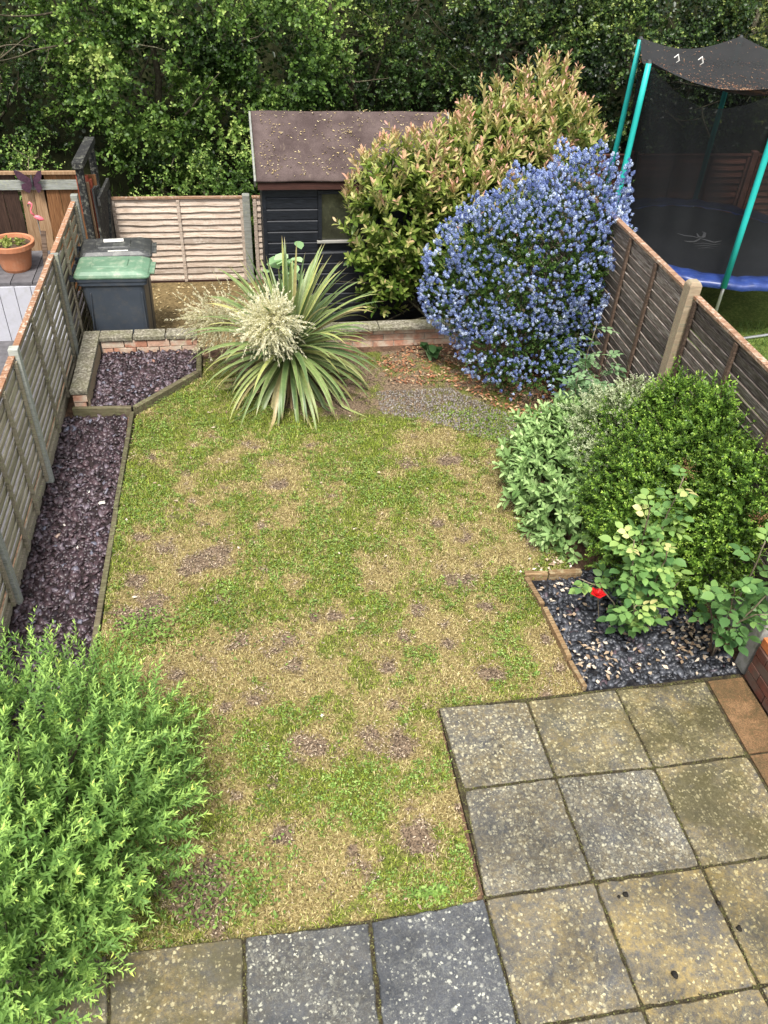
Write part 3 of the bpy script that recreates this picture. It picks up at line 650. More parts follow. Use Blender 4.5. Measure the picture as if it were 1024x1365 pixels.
# (yellow lichen, dark moss, pale speckle)
look = {(0, 0): (.55, .05, .95), (1, 0): (.75, .5, .8), (2, 0): (.85, 1., .8), (0, 1): (.5, .05, .9), (1, 1): (.4, .05, .9), (2, 1): (.8, 1., .6), (0, 2): (.7, 0, .5), (1, 2): (.9, .05, .35), (2, 2): (1., .35, .5),
        (-1, 2): (.05, 0, .42), (-2, 2): (.15, .1, .5), (-3, 2): (.75, .8, .4), (-4, 2): (.6, .8, .3), (0, 3): (.6, .1, .5), (1, 3): (.9, .05, .5), (2, 3): (.8, .2, .5)}
for j in range(0, 6):
    for i in range(-4, 3):
        if j < 2 and i < 0: continue
        c = [corner(i, j), corner(i+1, j), corner(i+1, j+1), corner(i, j+1)]
        mid = (c[0]+c[1]+c[2]+c[3])/4; z = rnd.uniform(-.003, .003); n_ = 14; tx_, ty_ = rnd.gauss(0, .004), rnd.gauss(0, .004)
        # slab with slightly worn, chipped outline
        ring = []
        for e in range(4):
            a_, b_ = c[e], c[(e+1) % 4]
            for k in range(n_):
                q = a_.lerp(b_, k/n_); q = q + (mid-q).normalized()*(.0065 + abs(rnd.gauss(0, .0035)) + (.011*rnd.random() if k == 0 else 0)); ring.append(q)
        ring = ring[::-1]
        N_ = len(ring); mb = MB()
        vs = [(*q, -.04) for q in ring]+[(*q, z-.005+(q-mid).x*tx_+(q-mid).y*ty_) for q in ring]+[(*(q+(mid-q).normalized()*.006), z+(q-mid).x*tx_+(q-mid).y*ty_) for q in ring]
        fs = [tuple(range(2*N_, 3*N_))]
        for k in range(N_):
            k2 = (k+1) % N_; fs += [(k, k2, N_+k2, N_+k), (N_+k, N_+k2, 2*N_+k2, 2*N_+k)]
        s_ = mb.add(vs, fs).build('paving_slab', M['slab'], patio)
        lk = look.get((i, j), (rnd.uniform(.3, .8), rnd.uniform(0, .4), rnd.uniform(.4, .8))); s_.color = (*lk, 1)
for j in range(0, 6):
    a_, b_ = corner(3, j), corner(3, j+1)
    MB().prism([(a_.x+.012, a_.y-.008), (b_.x+.012, b_.y+.008), (3.085, b_.y+.008), (3.085, a_.y-.008)], -.04, -.001+.001*j).build('concrete_strip', M['rust_slab'], patio)
# moss and weeds in the joints
P = []
for j in range(0, 4):
    for i in range(-3, 4):
        for (a_, b_) in ((corner(i, j), corner(i+1, j)), (corner(i, j), corner(i, j+1))):
            if (j < 2 and i < 0) or i == 3: continue
            k = 70; t_ = RG.random(k); P.append(np.stack([a_.x+(b_.x-a_.x)*t_, a_.y+(b_.y-a_.y)*t_], -1)+RG.normal(0, .004, (k, 2)))
P = np.concatenate(P); scatter_leaves(P, -.008, .012, .007, m_slate('joint_moss_mat', [(0, (.03, .025, .012)), (.6, (.07, .065, .02)), (1, (.16, .16, .05))], .9), 'joint_moss', 'dark moss and crumbs filling the joints between patio slabs', 'moss')
def clod(px, py, r, label):
    x, y = G(px, py); V = []; 
    bm = MB(); nlat, nlon = 6, 9
    for a in range(nlat+1):
        for b_ in range(nlon):
            th = math.pi*a/nlat; ph = 2*math.pi*b_/nlon; rr = r*(1+rnd.uniform(-.25, .25))
            bm.v.append((x+rr*math.sin(th)*math.cos(ph), y+rr*1.2*math.sin(th)*math.sin(ph), max(.0, r*.45+rr*.6*math.cos(th))))
    for a in range(nlat):
        for b_ in range(nlon):
            b2 = (b_+1) % nlon; bm.f.append((a*nlon+b_, (a+1)*nlon+b_, (a+1)*nlon+b2, a*nlon+b2))
    tag(bm.build('mud_clod', M['clod'], smooth=True), label, 'clod', 'dark mud clods on the patio')
clod(834, 1193, .014, 'dark mud clod near the top left corner of its slab, largest of a pair')
clod(825, 1196, .008, 'tiny dark mud crumb just left of another clod on the slab')
clod(899, 1300, .015, 'dark mud clod lying alone in the middle bottom of a yellowish slab')
clod(985, 1238, .013, 'dark mud clod in the slab joint near the right edge of the photo')
clod(958, 1204, .01, 'small dark mud clod in the joint between two right hand slabs')

# ------------------------------------------------------------------ SLATE BEDS, EDGING
strip = [(-1.685, 1.6), (-1.1, 1.6), (-1.1, 6.62), (-1.66, 6.66)]
sheet('slate_bed_base', [(-1.72, 1.6), (-1.1, 1.6), (-1.1, 6.62), (-1.70, 6.66)], -.04, m_soilmix('slate_dust', (.01, .008, .008), (.03, .022, .022), (.06, .045, .045), 40))
P = polypts(strip, 5200); chips(P, -.052, .056, M['slate_purple'], 'slate_chippings', 'purple slate chippings filling the long strip beside the left fence', 'slate chippings', .17, .36, tint=np.clip(RG.beta(1.5, 2.0, len(P))*.95+.4*(RG.random(len(P)) < .006), 0, 1))
rb = [(-1.43, 6.72), (-1.03, 6.68), (-.49, 7.27), (-.49, 7.72), (-1.43, 7.74)]
o = MB().prism(rb, -.044, .03).build('raised_bed_soil', m_soilmix('slate_dust2', (.01, .008, .008), (.03, .022, .022), (.06, .045, .045), 40)); o['kind'] = 'structure'
P = polypts(rb, 1300); chips(P, .018, .052, M['slate_purple'], 'slate_chippings', 'purple slate chippings in the small raised bed before the bins', 'slate chippings', .17, .36, tint=np.clip(RG.beta(1.5, 1.9, len(P))*1.0, 0, .96))
sheet('slate_bed_ground', [(2.0, 3.03), (3.13, 3.03), (3.15, 4.2), (1.97, 4.08)], -.038, m_soilmix('slate_dust3', (.006, .006, .008), (.018, .018, .02), (.04, .036, .036), 40))
db = [(2.02, 3.05), (3.08, 3.05), (3.12, 4.2), (2.0, 4.06)]
P = polypts(db, 2500); chips(P, -.047, .053, M['slate_dark'], 'slate_chippings', 'dark blue grey slate chippings in the corner bed by the patio', 'slate chippings', .17, .36, tint=RG.beta(2, 2.4, len(P)))
P = np.concatenate([polypts(db, 170), RG.normal(G(930, 850), (.14, .1), (80, 2)), RG.normal(G(790, 870), (.12, .12), (30, 2))]); P = P[inpoly(P, db)]
scatter_leaves(P, -.005, .042, .024, M['petals'], 'fallen_petals', 'cream petals and dead leaves scattered over the dark slate bed', 'petals')
P = RG.normal(G(735, 755), (.12, .05), (34, 2)); scatter_leaves(P, -.005, .035, .02, M['petals'], 'fallen_petals', 'pale petals on bare soil just behind the dark slate bed', 'petals')
def board(a, b, z0, z1, w, mat, label):
    o = MB().beam((*a, (z0+z1)/2), (*b, (z0+z1)/2), w, z1-z0).build('edging_board', mat, bevel=.004)
    # grain runs along the board
    return tag(o, label, 'edging board', 'timber edging boards')
board((-1.085, 5.2), (-1.055, 6.62), -.05, .018, .036, M['board_edge'], 'weathered edging board, far half of the line between lawn and purple slate strip')
board((-1.115, 3.4), (-1.083, 5.19), -.05, .01, .038, M['board_edge'], 'weathered edging board, near half of the line between lawn and purple slate strip')
board((-1.14, 1.6), (-1.118, 3.39), -.05, .03, .045, M['board_edge'], 'edging board running on under the feathery green bush')
board((-1.58, 6.68), (-1.06, 6.65), -.05, .05, .045, M['board_edge'], 'mossy board across the front of the raised slate bed')
board((-1.03, 6.64), (-.475, 7.24), -.05, .055, .05, M['board_edge'], 'diagonal board along the lawn side of the raised slate bed')
board((-.455, 7.24), (-.455, 7.68), -.05, .06, .05, M['board_edge'], 'short board closing the right end of the raised slate bed')
board((1.93, 4.1), (2.1, 4.08), -.05, .025, .04, M['board_bed'], 'short left piece of the tan board behind the dark slate bed')
board((2.11, 4.08), (2.36, 4.07), -.05, .03, .045, M['board_bed'], 'right piece of the tan board behind the dark slate bed')
board((1.93, 4.06), (1.965, 3.78), -.05, .02, .035, M['board_bed'], 'short tan edging piece at the far left corner of the dark slate bed')
board((1.965, 3.74), (1.985, 3.28), -.05, .03, .035, M['board_bed'], 'long tan edging board between the lawn and the dark slate bed')
board((1.985, 3.26), (2.01, 3.04), -.05, .012, .03, M['board_bed'], 'sunken edging board where the dark slate bed meets the patio')

# ------------------------------------------------------------------ BRICK WALLS
def brick_run(parent, a, b, z0, courses, mat, face_n, L=.215, H=.065, J=.01, T=.1, off0=0, skip=None):
    """courses of single bricks from a to b; face normal face_n"""
    a = Vector((*a, 0)); b = Vector((*b, 0)); d = (b-a); tot = d.length; d.normalize(); n = Vector((*face_n, 0)); rz = math.atan2(d.y, d.x)
    cache = {}
    for c in range(courses):
        x = -(L+J)/2*((c+off0) % 2)
        while x < tot:
            x0 = max(x, 0); x1 = min(x+L, tot)
            if x1-x0 > .03:
                key = round(x1-x0, 3)
                if key not in cache:
                    mb = MB().box((0, 0, 0), (x1-x0, T, H)); me = bpy.data.meshes.new('brick'); vs = [(v[0]+rnd.uniform(-.0015, .0015), v[1]+rnd.uniform(-.002, .002), v[2]+rnd.uniform(-.0015, .0015)) for v in mb.v]
                    me.from_pydata(vs, [], mb.f); me.materials.append(mat); me.update(); cache[key] = me
                p = a + d*((x0+x1)/2) - n*(T/2 - rnd.uniform(-.002, .003)); p.z = z0+c*(H+J)+H/2
                if not skip or not skip(p): link_mesh('brick', cache[key], parent, p, (0, 0, rz))
            x += L+J
w = empty('brick_wall', (-1.0, 7.75, -.05), 'low L shaped pink brick wall with lichened coping in front of the bins', 'brick wall')
MB().box((-.96, 7.785, .05), (.94, .075, .27)).build('mortar', M['mortar'], w)
MB().box((-1.5, 7.22, .05), (.075, .98, .27)).build('mortar', M['mortar'], w)
brick_run(w, (-1.41, 7.715), (-.47, 7.715), -.055, 3, M['brick_pink'], (0, -1), T=.03)
brick_run(w, (-1.41, 7.85), (-.47, 7.85), -.3, 6, M['brick_pink'], (0, 1), T=.03)
brick_run(w, (-1.56, 6.7), (-1.44, 6.7), -.055, 3, M['brick_pink'], (0, -1), T=.05)
MB().box((-1.437, 7.22, .085), (.02, .98, .14)).build('lining_board', M['post_pale'], w)
for (x0, x1) in ((-1.42, -1.1), (-1.09, -.78), (-.77, -.46)):
    MB().box(((x0+x1)/2, 7.78, .195), (x1-x0-.004, .165, .045), rz=rnd.uniform(-.01, .01)).build('coping_stone', M['coping'], w, bevel=.006)
for (y0, y1) in ((6.69, 7.03), (7.04, 7.4), (7.41, 7.865)):
    MB().box((-1.5, (y0+y1)/2, .195), (.155, y1-y0-.004, .045), rz=rnd.uniform(-.015, .015)).build('coping_stone', M['coping'], w, bevel=.006)
w2 = empty('brick_wall', (1.7, 7.8, -.05), 'low retaining wall with flat coping behind the flax and under the photinia', 'brick wall')
MB().box((1.75, 7.84, -.06), (3.0, .08, .46)).build('mortar', M['mortar'], w2)
brick_run(w2, (.25, 7.79), (3.25, 7.79), -.05, 3, M['brick_pink'], (0, -1), T=.03)
x = .22
while x < 3.2:
    MB().box((x+.3, 7.8, .19), (.594, .17, .04), rz=rnd.uniform(-.008, .008)).build('coping_stone', M['coping'], w2, bevel=.006); x += .6
w3 = empty('brick_wall', (3.2, 2.0, 0), 'stained brick wall at the right edge of the patio', 'brick wall')
MB().box((3.22, 1.63, .165), (.18, 2.7, .33)).build('mortar', M['mortar'], w3)
brick_run(w3, (3.1, 2.99), (3.1, .3), 0.0, 4, M['brick_stained'], (-1, 0), T=.1)
brick_run(w3, (3.33, 2.5), (3.33, .3), .30, 2, M['brick_orange'], (-1, 0), T=.1, H=.07)
brick_run(w3, (3.34, 2.995), (3.1, 2.995), 0.3, 1, M['brick_orange'], (0, 1), T=.1, L=.11)
MB().box((3.225, 1.2, .308), (.2, 3.3, .012)).build('mortar_cap', M['mortar'], w3)

# ------------------------------------------------------------------ FENCES
def slat_mesh(L, H, mat, seed, T=.011, wavy=.006, n=10):
    r_ = random.Random(seed); V = []; F = []
    for i in range(n+1):
        x = -L/2+L*i/n; zb = -H/2+r_.uniform(-wavy, wavy); zt = H/2
        for (y, z) in ((-T/2, zb), (T/2, zb), (T/2, zt), (-T/2, zt)): V.append((x, y, z))
    for i in range(n):
        for k in range(4): F.append((4*i+k, 4*i+(k+1) % 4, 4*i+4+(k+1) % 4, 4*i+4+k))
    F.append((0, 3, 2, 1)); F.append((4*n, 4*n+1, 4*n+2, 4*n+3))
    me = bpy.data.meshes.new('slat'); me.from_pydata(V, [], F); me.materials.append(mat); me.update(); return me
def lap_panel(parent, a, b, z0, z1, nslat, nbat, mat, bmat, capmat, toward, capw=.045, tilt=-17):
    """one waney-lap panel from a to b (2D); toward = unit normal of the side seen; slat > per board"""
    a = Vector((*a, 0)); b = Vector((*b, 0)); d = b-a; L = d.length; d.normalize(); n = Vector((*toward, 0)); rz = math.atan2(d.y, d.x)
    if (Matrix.Rotation(rz, 3, 'Z') @ Vector((0, -1, 0))).dot(n) < 0: rz += math.pi
    mid = (a+b)/2; p = MB()
    p.beam((*(a+n*.0).xy, z0+.02), (*(b+n*.0).xy, z0+.02), .036, .04)
    pan = p.build('panel', bmat, parent)
    H = (z1-z0-.05)/nslat
    mm = [slat_mesh(L-.02, H*1.16, mat, s, wavy=.011 if nslat > 15 else .006) for s in range(5)]
    for k in range(nslat):
        z = z0+.035+H*(k+.5)
        link_mesh('slat', mm[(k*3) % 5], pan, (mid.x, mid.y, z), (RAD(tilt+rnd.uniform(-4, 4)), RAD(rnd.uniform(-.25, .25)), rz))
    for k in range(nbat):
        t = (k+.5)/nbat if nbat > 2 else (k+1)/(nbat+1)
        if nbat >= 3: t = k/(nbat-1)*.96+.02
        q = a.lerp(b, t)+n*.03
        MB().box((q.x, q.y, (z0+z1)/2-.01), (.036, .02, z1-z0-.03), rz=rz).build('batten', bmat, pan)
    c = MB().beam((*(a+n*.008).xy, z1), (*(b+n*.008).xy, z1), capw, .022); c.build('cap', capmat, pan)
    return pan
def post(parent, x, y, z0, z1, mat, w=.075, rz=0, pointed=False, name='post'):
    mb = MB().box((x, y, (z0+z1)/2), (w, w, z1-z0), rz=rz)
    if pointed:
        mb.box((x, y, z1+.012), (w, w, .024), rz=rz, taper=.7)
    return mb.build(name, mat, parent, bevel=.004)
# left boundary fence
fl = empty('fence', (-1.72, 6, 0), 'weathered grey green lap panel fence along the left side with rusty brown caps', 'fence')
LXF = -1.705
py_ = [2.5, 4.28, 5.68, 7.58, 9.02]
zt_ = [1.13, 1.13, 1.13, 1.12, 1.1]
for i in range(4):
    z0 = .0 if i < 3 else -.28
    lap_panel(fl, (LXF+.012*i, py_[i]+.035), (LXF+.012*(i+1), py_[i+1]-.035), z0+.02, zt_[i], 13, 4, M['fence_grey'], M['batten_grey'], M['fence_cap_rust'], (1, 0), tilt=15)
    MB().box((LXF+.012*i+.0, (py_[i]+py_[i+1])/2, z0-.05), (.03, py_[i+1]-py_[i]-.08, .14)).build('gravel_board', M['batten_grey'], fl)
for i in range(5):
    post(fl, LXF+.012*i+.025, py_[i], -.3 if i > 2 else -.1, 1.19 if i != 3 else 1.13, M['post_grey'], .07)
# back fence by the bins
fb = empty('fence', (-.65, 10.2, -.3), 'pale pinkish lap panel fence at the back of the garden left of the shed', 'fence')
YB = 10.2
lap_panel(fb, (-1.45, YB), (.12, YB), -.29, .76, 13, 3, M['fence_pink'], M['fence_pink'], M['cap_orange'], (0, -1))
lap_panel(fb, (.22, YB), (1.9, YB), -.29, .76, 13, 3, M['fence_pink'], M['fence_pink'], M['cap_orange'], (0, -1))
MB().box((.15, YB-.05, .25), (.09, .075, 1.12)).build('post', M['post_grey'], fb, bevel=.01)
MB().box((-.65, YB-.01, -.3), (1.55, .03, .05)).build('gravel_board', M['shed_fascia'], fb)
# right boundary fence
fr_ = empty('fence', (3.35, 5.2, 0), 'dark brown streaked lap panel fence on the right with orange brown caps', 'fence')
def rx(y): return 3.27+(y-3.1)*.018
ps = [3.12, 5.22, 7.0, 8.8]; tops = [1.66, 1.66, 1.64]
for i in range(3):
    lap_panel(fr_, (rx(ps[i])+.02, ps[i]+.055), (rx(ps[i+1])+.02, ps[i+1]-.055), .24, tops[i], 18, 4, M['fence_dark'], M['batten_dark'], M['cap_orange'], (-1, 0), .05, 13)
    MB().box((rx((ps[i]+ps[i+1])/2)-.03, (ps[i]+ps[i+1])/2, .1), (.045, ps[i+1]-ps[i]-.1, .28)).build('gravel_board', M['concrete'], fr_, bevel=.006)
post(fr_, rx(5.22)-.01, 5.22, -.1, 1.74, M['post_pale'], .095, pointed=True)
post(fr_, rx(7.0)-.02, 7.0, -.1, 1.3, M['post_pale'], .075)
post(fr_, rx(8.8), 8.8, -.3, 1.6, M['post_pale'], .095, pointed=True)
MB().box((3.18, 3.09, .55), (.11, .11, 1.5)).build('post', M['concrete'], fr_, bevel=.008)
# fence behind the trampoline
fn = empty('fence', (6.2, 11.2, -.35), 'red brown lap panel fence behind the trampoline', 'fence')
for i in range(5):
    x0 = 3.75+1.83*i
    lap_panel(fn, (x0+.05, 11.2), (x0+1.78, 11.2), -.33, .95, 13, 4, M['nb_fence'], M['nb_fence'], M['nb_fence'], (0, -1))
    post(fn, x0, 11.19, -.35, 1.0, M['nb_fence'], .09)
# left neighbour's board fence
fo = empty('fence', (-2.4, 9.75, -.2), 'brown vertical board fence with grey top rail behind the terracotta pot', 'fence')
x = -4.4
bi = 0
while x < -1.62:
    wd = rnd.uniform(.13, .17); px_ = x+wd/2
    mt = M['wood_brown_dark'] if px_ < -2.32 else (M['wood_tan'] if px_ < -2.12 else M['wood_brown_mid'])
    zt = 1.17+rnd.uniform(-.012, .012)
    MB().box((px_, 9.78, (zt-.2)/2), (wd-.006, .02, zt+.2), ry=(.06 if -2.3 < px_ < -2.1 else 0)).build('board', mt, fo); x += wd; bi += 1
MB().box((-3.0, 9.755, 1.06), (2.66, .03, .1)).build('rail', M['post_grey'], fo)
MB().box((-3.0, 9.752, 1.19), (2.76, .045, .03)).build('cap', M['wood_tan'], fo)
MB().box((-1.64, 9.74, .95), (.13, .035, .42)).build('red_board', M['wood_red'], fo)
MB().box((-1.555, 9.5, .46), (.03, .05, 1.4), rx=RAD(0)).build('end_batten', M['wood_tan'], fo)
MB().box((-1.53, 9.58, .46), (.03, .05, 1.42), rx=RAD(0)).build('end_batten', M['wood_red'], fo)
# black timber gate frame
gt = empty('gate', (-1.6, 9.9, -.3), 'weathered black timber gate and frame standing beyond the bins', 'gate')
MB().box((-1.6, 9.42, .52), (.075, .075, 1.64)).build('frame_post', M['gate_black'], gt, bevel=.004)
MB().box((-1.6, 10.42, .5), (.075, .075, 1.6)).build('frame_post', M['gate_black'], gt, bevel=.004)
MB().beam((-1.6, 9.34, 1.38), (-1.6, 10.5, 1.33), .11, .07).build('frame_beam', M['gate_black'], gt, bevel=.004)
for k in range(6):
    MB().box((-1.5+.03*k*.3, 9.52+.13*k, .42+.02*(k % 2)-.03*k), (.022, .12, 1.36-.05*k), rz=-.12).build('board', M['gate_black'], gt)
MB().beam((-1.47, 9.5, -.1), (-1.44, 10.2, .85), .03, .09).build('brace', M['gate_black'], gt)
MB().beam((-1.47, 9.5, .95), (-1.44, 10.25, .93), .03, .09).build('rail', M['gate_black'], gt)

# ------------------------------------------------------------------ SHED
SX0, SX1, SY0, SY1, SZ0, SZE, SZR = .3, 2.35, 8.9, 10.15, -.3, 1.38, 1.87
sh = empty('shed', ((SX0+SX1)/2, (SY0+SY1)/2, SZ0), 'black shiplap garden shed with brown felt roof and small dirty window', 'shed')
ym = (SY0+SY1)/2
body = MB(); body.add([(SX0+.02, SY0+.03, SZ0), (SX1-.02, SY0+.03, SZ0), (SX1-.02, SY1, SZ0), (SX0+.02, SY1, SZ0), (SX0+.02, SY0+.03, SZE), (SX1-.02, SY0+.03, SZE), (SX1-.02, SY1, SZE), (SX0+.02, SY1, SZE), (SX0+.02, ym, SZR-.03), (SX1-.02, ym, SZR-.03)],
    [(0, 1, 5, 4), (2, 3, 7, 6), (3, 0, 4, 8, 7), (1, 2, 6, 9, 5), (0, 3, 2, 1), (4, 5, 9, 8), (6, 7, 8, 9)])
body.build('wall', M['shed_black'], sh)
WX0, WX1, WZ0, WZ1 = .9, 1.5, .68, 1.25
bh = .122; k = 0; z = SZ0+.02
def ship(x0, x1, z, h):
    prof = [(0, 0), (0, h*.80), (.006, h*.86), (.016, h*.93), (.018, h*.995), (.03, h*.995), (.03, 0)]
    vs = [(x, SY0+p[0], z+p[1]) for x in (x0, x1) for p in prof]; n = len(prof)
    fs = [tuple(range(n))[::-1], tuple(range(n, 2*n))]+[(i, i+1, n+i+1, n+i) for i in range(n-1)]
    MB().add(vs, fs).build('board', M['shed_black'], sh)
while z < SZE-.05:
    if z+bh > WZ0 and z < WZ1:
        ship(SX0+.03, WX0-.005, z, bh); ship(WX1+.005, SX1-.03, z, bh)
    else: ship(SX0+.03, SX1-.03, z, bh)
    z += bh
for x in (SX0+.005, SX1-.035): MB().box((x+.015, SY0-.003, (SZ0+SZE)/2), (.04, .03, SZE-SZ0)).build('corner_trim', M['shed_black'], sh)
wf = MB(); 
for (x, z, dx, dz) in (((WX0+WX1)/2, WZ1-.02, WX1-WX0, .04), (WX0+.02, (WZ0+WZ1)/2, .04, WZ1-WZ0-.085), (WX1-.02, (WZ0+WZ1)/2, .04, WZ1-WZ0-.085)): wf.box((x, SY0+.0, z), (dx, .03, dz))
wf = wf.build('window', M['shed_black'], sh)
MB().box(((WX0+WX1)/2, SY0+.012, (WZ0+WZ1)/2), (WX1-WX0-.07, .006, WZ1-WZ0-.06)).build('pane', M['glass_dirty'], wf)
MB().box(((WX0+WX1)/2, SY0-.012, WZ0+.012), (WX1-WX0+.03, .04, .022)).build('sill', M['alloy'], wf)
MB().box(((SX0+SX1)/2, SY0-.075, SZE-.062), (SX1-SX0+.08, .02, .07)).build('fascia', M['shed_fascia'], sh)
def roof_side(sgn, nm):
    e = SY0-.1 if sgn < 0 else SY1+.1; nx_, ny_ = 24, 10; V = []; F = []
    dz = .70; 
    for j in range(ny_+1):
        for i in range(nx_+1):
            x = SX0-.05+(SX1-SX0+.1)*i/nx_; y = e+(ym-e)*j/ny_; zz = SZR-abs(y-ym)*dz*.98+rnd.uniform(-.0012, .0012)+.003*math.sin(x*9+y*3)+.014
            V.append((x, y, zz))
    b = len(V); V += [(v[0], v[1], v[2]-.022) for v in V[:]]
    idx = lambda i, j: j*(nx_+1)+i
    for j in range(ny_):
        for i in range(nx_): F += [(idx(i, j), idx(i+1, j), idx(i+1, j+1), idx(i, j+1)), (b+idx(i, j), b+idx(i, j+1), b+idx(i+1, j+1), b+idx(i+1, j))]
    for i in range(nx_): F += [(idx(i, 0), b+idx(i, 0), b+idx(i+1, 0), idx(i+1, 0))]
    for j in range(ny_): F += [(idx(0, j), idx(0, j+1), b+idx(0, j+1), b+idx(0, j)), (idx(nx_, j), b+idx(nx_, j), b+idx(nx_, j+1), idx(nx_, j+1))]
    return MB().add(V, F).build(nm, M['felt'], sh, smooth=True)
roof_side(-1, 'roof'); roof_side(1, 'roof')
for x in (SX0-.065, SX1+.065):
    MB().beam((x, SY0-.1, SZE-.03), (x, ym, SZR-.02), .02, .09).build('bargeboard', M['post_grey'], sh)
n = 800; P = np.column_stack([RG.uniform(SX0, SX1, n), SY0-.08+ (RG.random(n)**1.0)*.72]); dz = .70
P = np.concatenate([P, RG.normal((1.35, 9.3), (.1, .03), (90, 2)), RG.normal((.45, 8.95), (.08, .12), (60, 2)), RG.normal((1.0, 8.9), (.3, .05), (60, 2))]); P = P[(P[:, 1] > SY0-.09) & (P[:, 0] > SX0-.04) & (vnoise(P[:, 0], P[:, 1], 7, 50)+.25*vnoise(P[:, 0], P[:, 1], 23, 51) > .52)]
scatter_leaves(P, SZR-np.abs(P[:, 1]-ym)*dz*.98+.018, .03, .011, M['litter_yellow'], 'roof_litter', 'pale yellow leaf litter fallen on the shed roof', 'leaves')

# ------------------------------------------------------------------ WHEELIE BINS
def wheelie(cx, cy, z0, lidmat, label, rz=0, letters=False):
    """240 litre bin, handle towards -x, front towards +x"""
    t = empty('wheelie_bin', (cx, cy, z0), label, 'wheelie bin', 'wheelie bins behind the low brick wall')
    R = Matrix.Rotation(rz, 3, 'Z')
    def T(p): v = R @ Vector((p[0], p[1]*.77, p[2]*1.045)); return (cx+v.x, cy+v.y, z0+v.z)
    def B(mb, nm, mat, par=t, smooth=False, bevel=0):
        mb.v = [T(v) for v in mb.v]; return mb.build(nm, mat, par, smooth=smooth, bevel=bevel)
    def ring(w, d, z, x0=0, c=.05):
        pts = []
        for sx, sy in ((1, -1), (1, 1), (-1, 1), (-1, -1)):
            for k in range(4):
                a = {(1, -1): -90, (1, 1): 0, (-1, 1): 90, (-1, -1): 180}[(sx, sy)]+30*k
                pts.append((x0+sx*(w/2-c)+c*math.cos(RAD(a)), sy*(d/2-c)+c*math.sin(RAD(a)), z))
        return pts
    def loft(rings, cap0=True, cap1=True):
        mb = MB(); n = len(rings[0])
        for r_ in rings: mb.v += r_
        for i in range(len(rings)-1):
            for k in range(n): k2 = (k+1) % n; mb.f.append((i*n+k, i*n+k2, (i+1)*n+k2, (i+1)*n+k))
        if cap0: mb.f.append(tuple(range(n))[::-1])
        if cap1: mb.f.append(tuple(range((len(rings)-1)*n, len(rings)*n)))
        return mb
    B(loft([ring(.50, .42, .04, .03), ring(.505, .43, .1, .03), ring(.60, .52, .86, 0), ring(.61, .53, .9, 0), ring(.67, .565, .915, 0), ring(.67, .565, .97, 0)]), 'body', M['bin_grey'], smooth=False, bevel=.004)
    B(loft([ring(.69, .585, .955, 0), ring(.70, .59, .985, 0)]), 'rim', M['bin_grey'])
    lid = B(loft([ring(.72, .60, .985, .005), ring(.725, .605, 1.0, .005), ring(.70, .58, 1.02, 0), ring(.62, .50, 1.045, -.02), ring(.50, .40, 1.055, -.03)]), 'lid', lidmat, smooth=False, bevel=.004)
    B(loft([ring(.36, .30, 1.052, -.02), ring(.34, .28, 1.066, -.02)]), 'lid_panel', lidmat, lid, bevel=.003)
    B(MB().box((.385, 0, 1.0), (.05, .34, .02)), 'lid_lip', lidmat, lid, bevel=.004)
    B(MB().tube([(-.40, -.2, .965), (-.40, .2, .965)], .016, 8), 'handle', M['bin_grey'])
    for y in (-.2, .2): B(MB().box((-.365, y, .96), (.09, .03, .045)), 'handle_bracket', M['bin_grey'])
    for y in (-.25, .25):
        B(MB().tube([(-.27, y-.022, .1), (-.27, y+.022, .1)], .1, 16), 'wheel', M['bin_black'])
    for (a, b_) in (((-.28, -.268, .18), (-.22, -.268, .84)), ((.27, -.268, .18), (.27, -.268, .84))): B(MB().beam(a, b_, .01, .014), 'rib', M['bin_grey'])
    return t, lid, B
ZB = -.3
t, lid, B = wheelie(-1.235, 8.15, ZB, M['bin_green'], 'dark grey wheelie bin with a faded green lid, nearest the low wall', rz=-.02)
t, lid, B = wheelie(-1.245, 8.65, ZB, M['bin_black'], 'dark wheelie bin with black lid and pale sticker behind the green lidded one', rz=.04)
for (x, y, w_, d_) in ((-.02, .08, .2, .1), (.04, -.16, .22, .035), (.03, -.23, .2, .03)):
    B(MB().box((x, y, 1.068 if abs(y) < .15 else 1.05), (w_, d_, .004), rz=.05), 'sticker', M['paper'], lid)

# ------------------------------------------------------------------ LEFT NEIGHBOUR: terrace, pot, ornaments
tr_ = empty('terrace_block', (-2.7, 8.9, -.2), 'dark paved raised block with white board front in the neighbouring garden', 'terrace')
MB().box((-3.0, 8.98, .11), (2.16, .86, .62)).build('base', M['dark_paver'], tr_)
for i in range(10):
    for j in range(4):
        MB().box((-3.97+.216*i, 8.66+.215*j, .435), (.208, .207, .03)).build('paver', M['dark_paver'], tr_, bevel=.003)
for i in range(14): MB().box((-4.0+.16*i, 8.542, .1), (.154, .018, .62)).build('fascia_board', M['white_paint'], tr_, bevel=.002)
pt = empty('plant_pot', (-2.34, 8.92, .45), 'large terracotta pot with a small yellow green plant on the paved block', 'plant pot')
PCX, PCY = -2.34, 8.92
MB().lathe((PCX, PCY, .45), [(.0, 0), (.135, 0), (.145, .02), (.15, .03), (.195, .24), (.2, .245), (.23, .25), (.235, .3), (.225, .305), (.205, .3), (.2, .26)], 32).build('pot_body', M['terracotta'], pt, smooth=False)
MB().lathe((PCX, PCY, .45), [(.0, .262), (.2, .262)], 24).build('compost', M['soil'], pt)
P_, N_ = np.tile([PCX-.03, PCY, .71], (26, 1))+RG.normal(0, .05, (26, 3))*[1, 1, .2], np.tile([0, 0, 1.], (26, 1))
V, F, T_ = shoots(P_, rdir(26)*[1, 1, .3]+[0, 0, .5], .06, 6, 1.1, .05, .03, OVAL)
np_obj('pot_plant_leaves', V, F, m_leaf('leaf_lime', [(0, (.2, .26, .06)), (1, (.42, .46, .16))]), pt, T_)
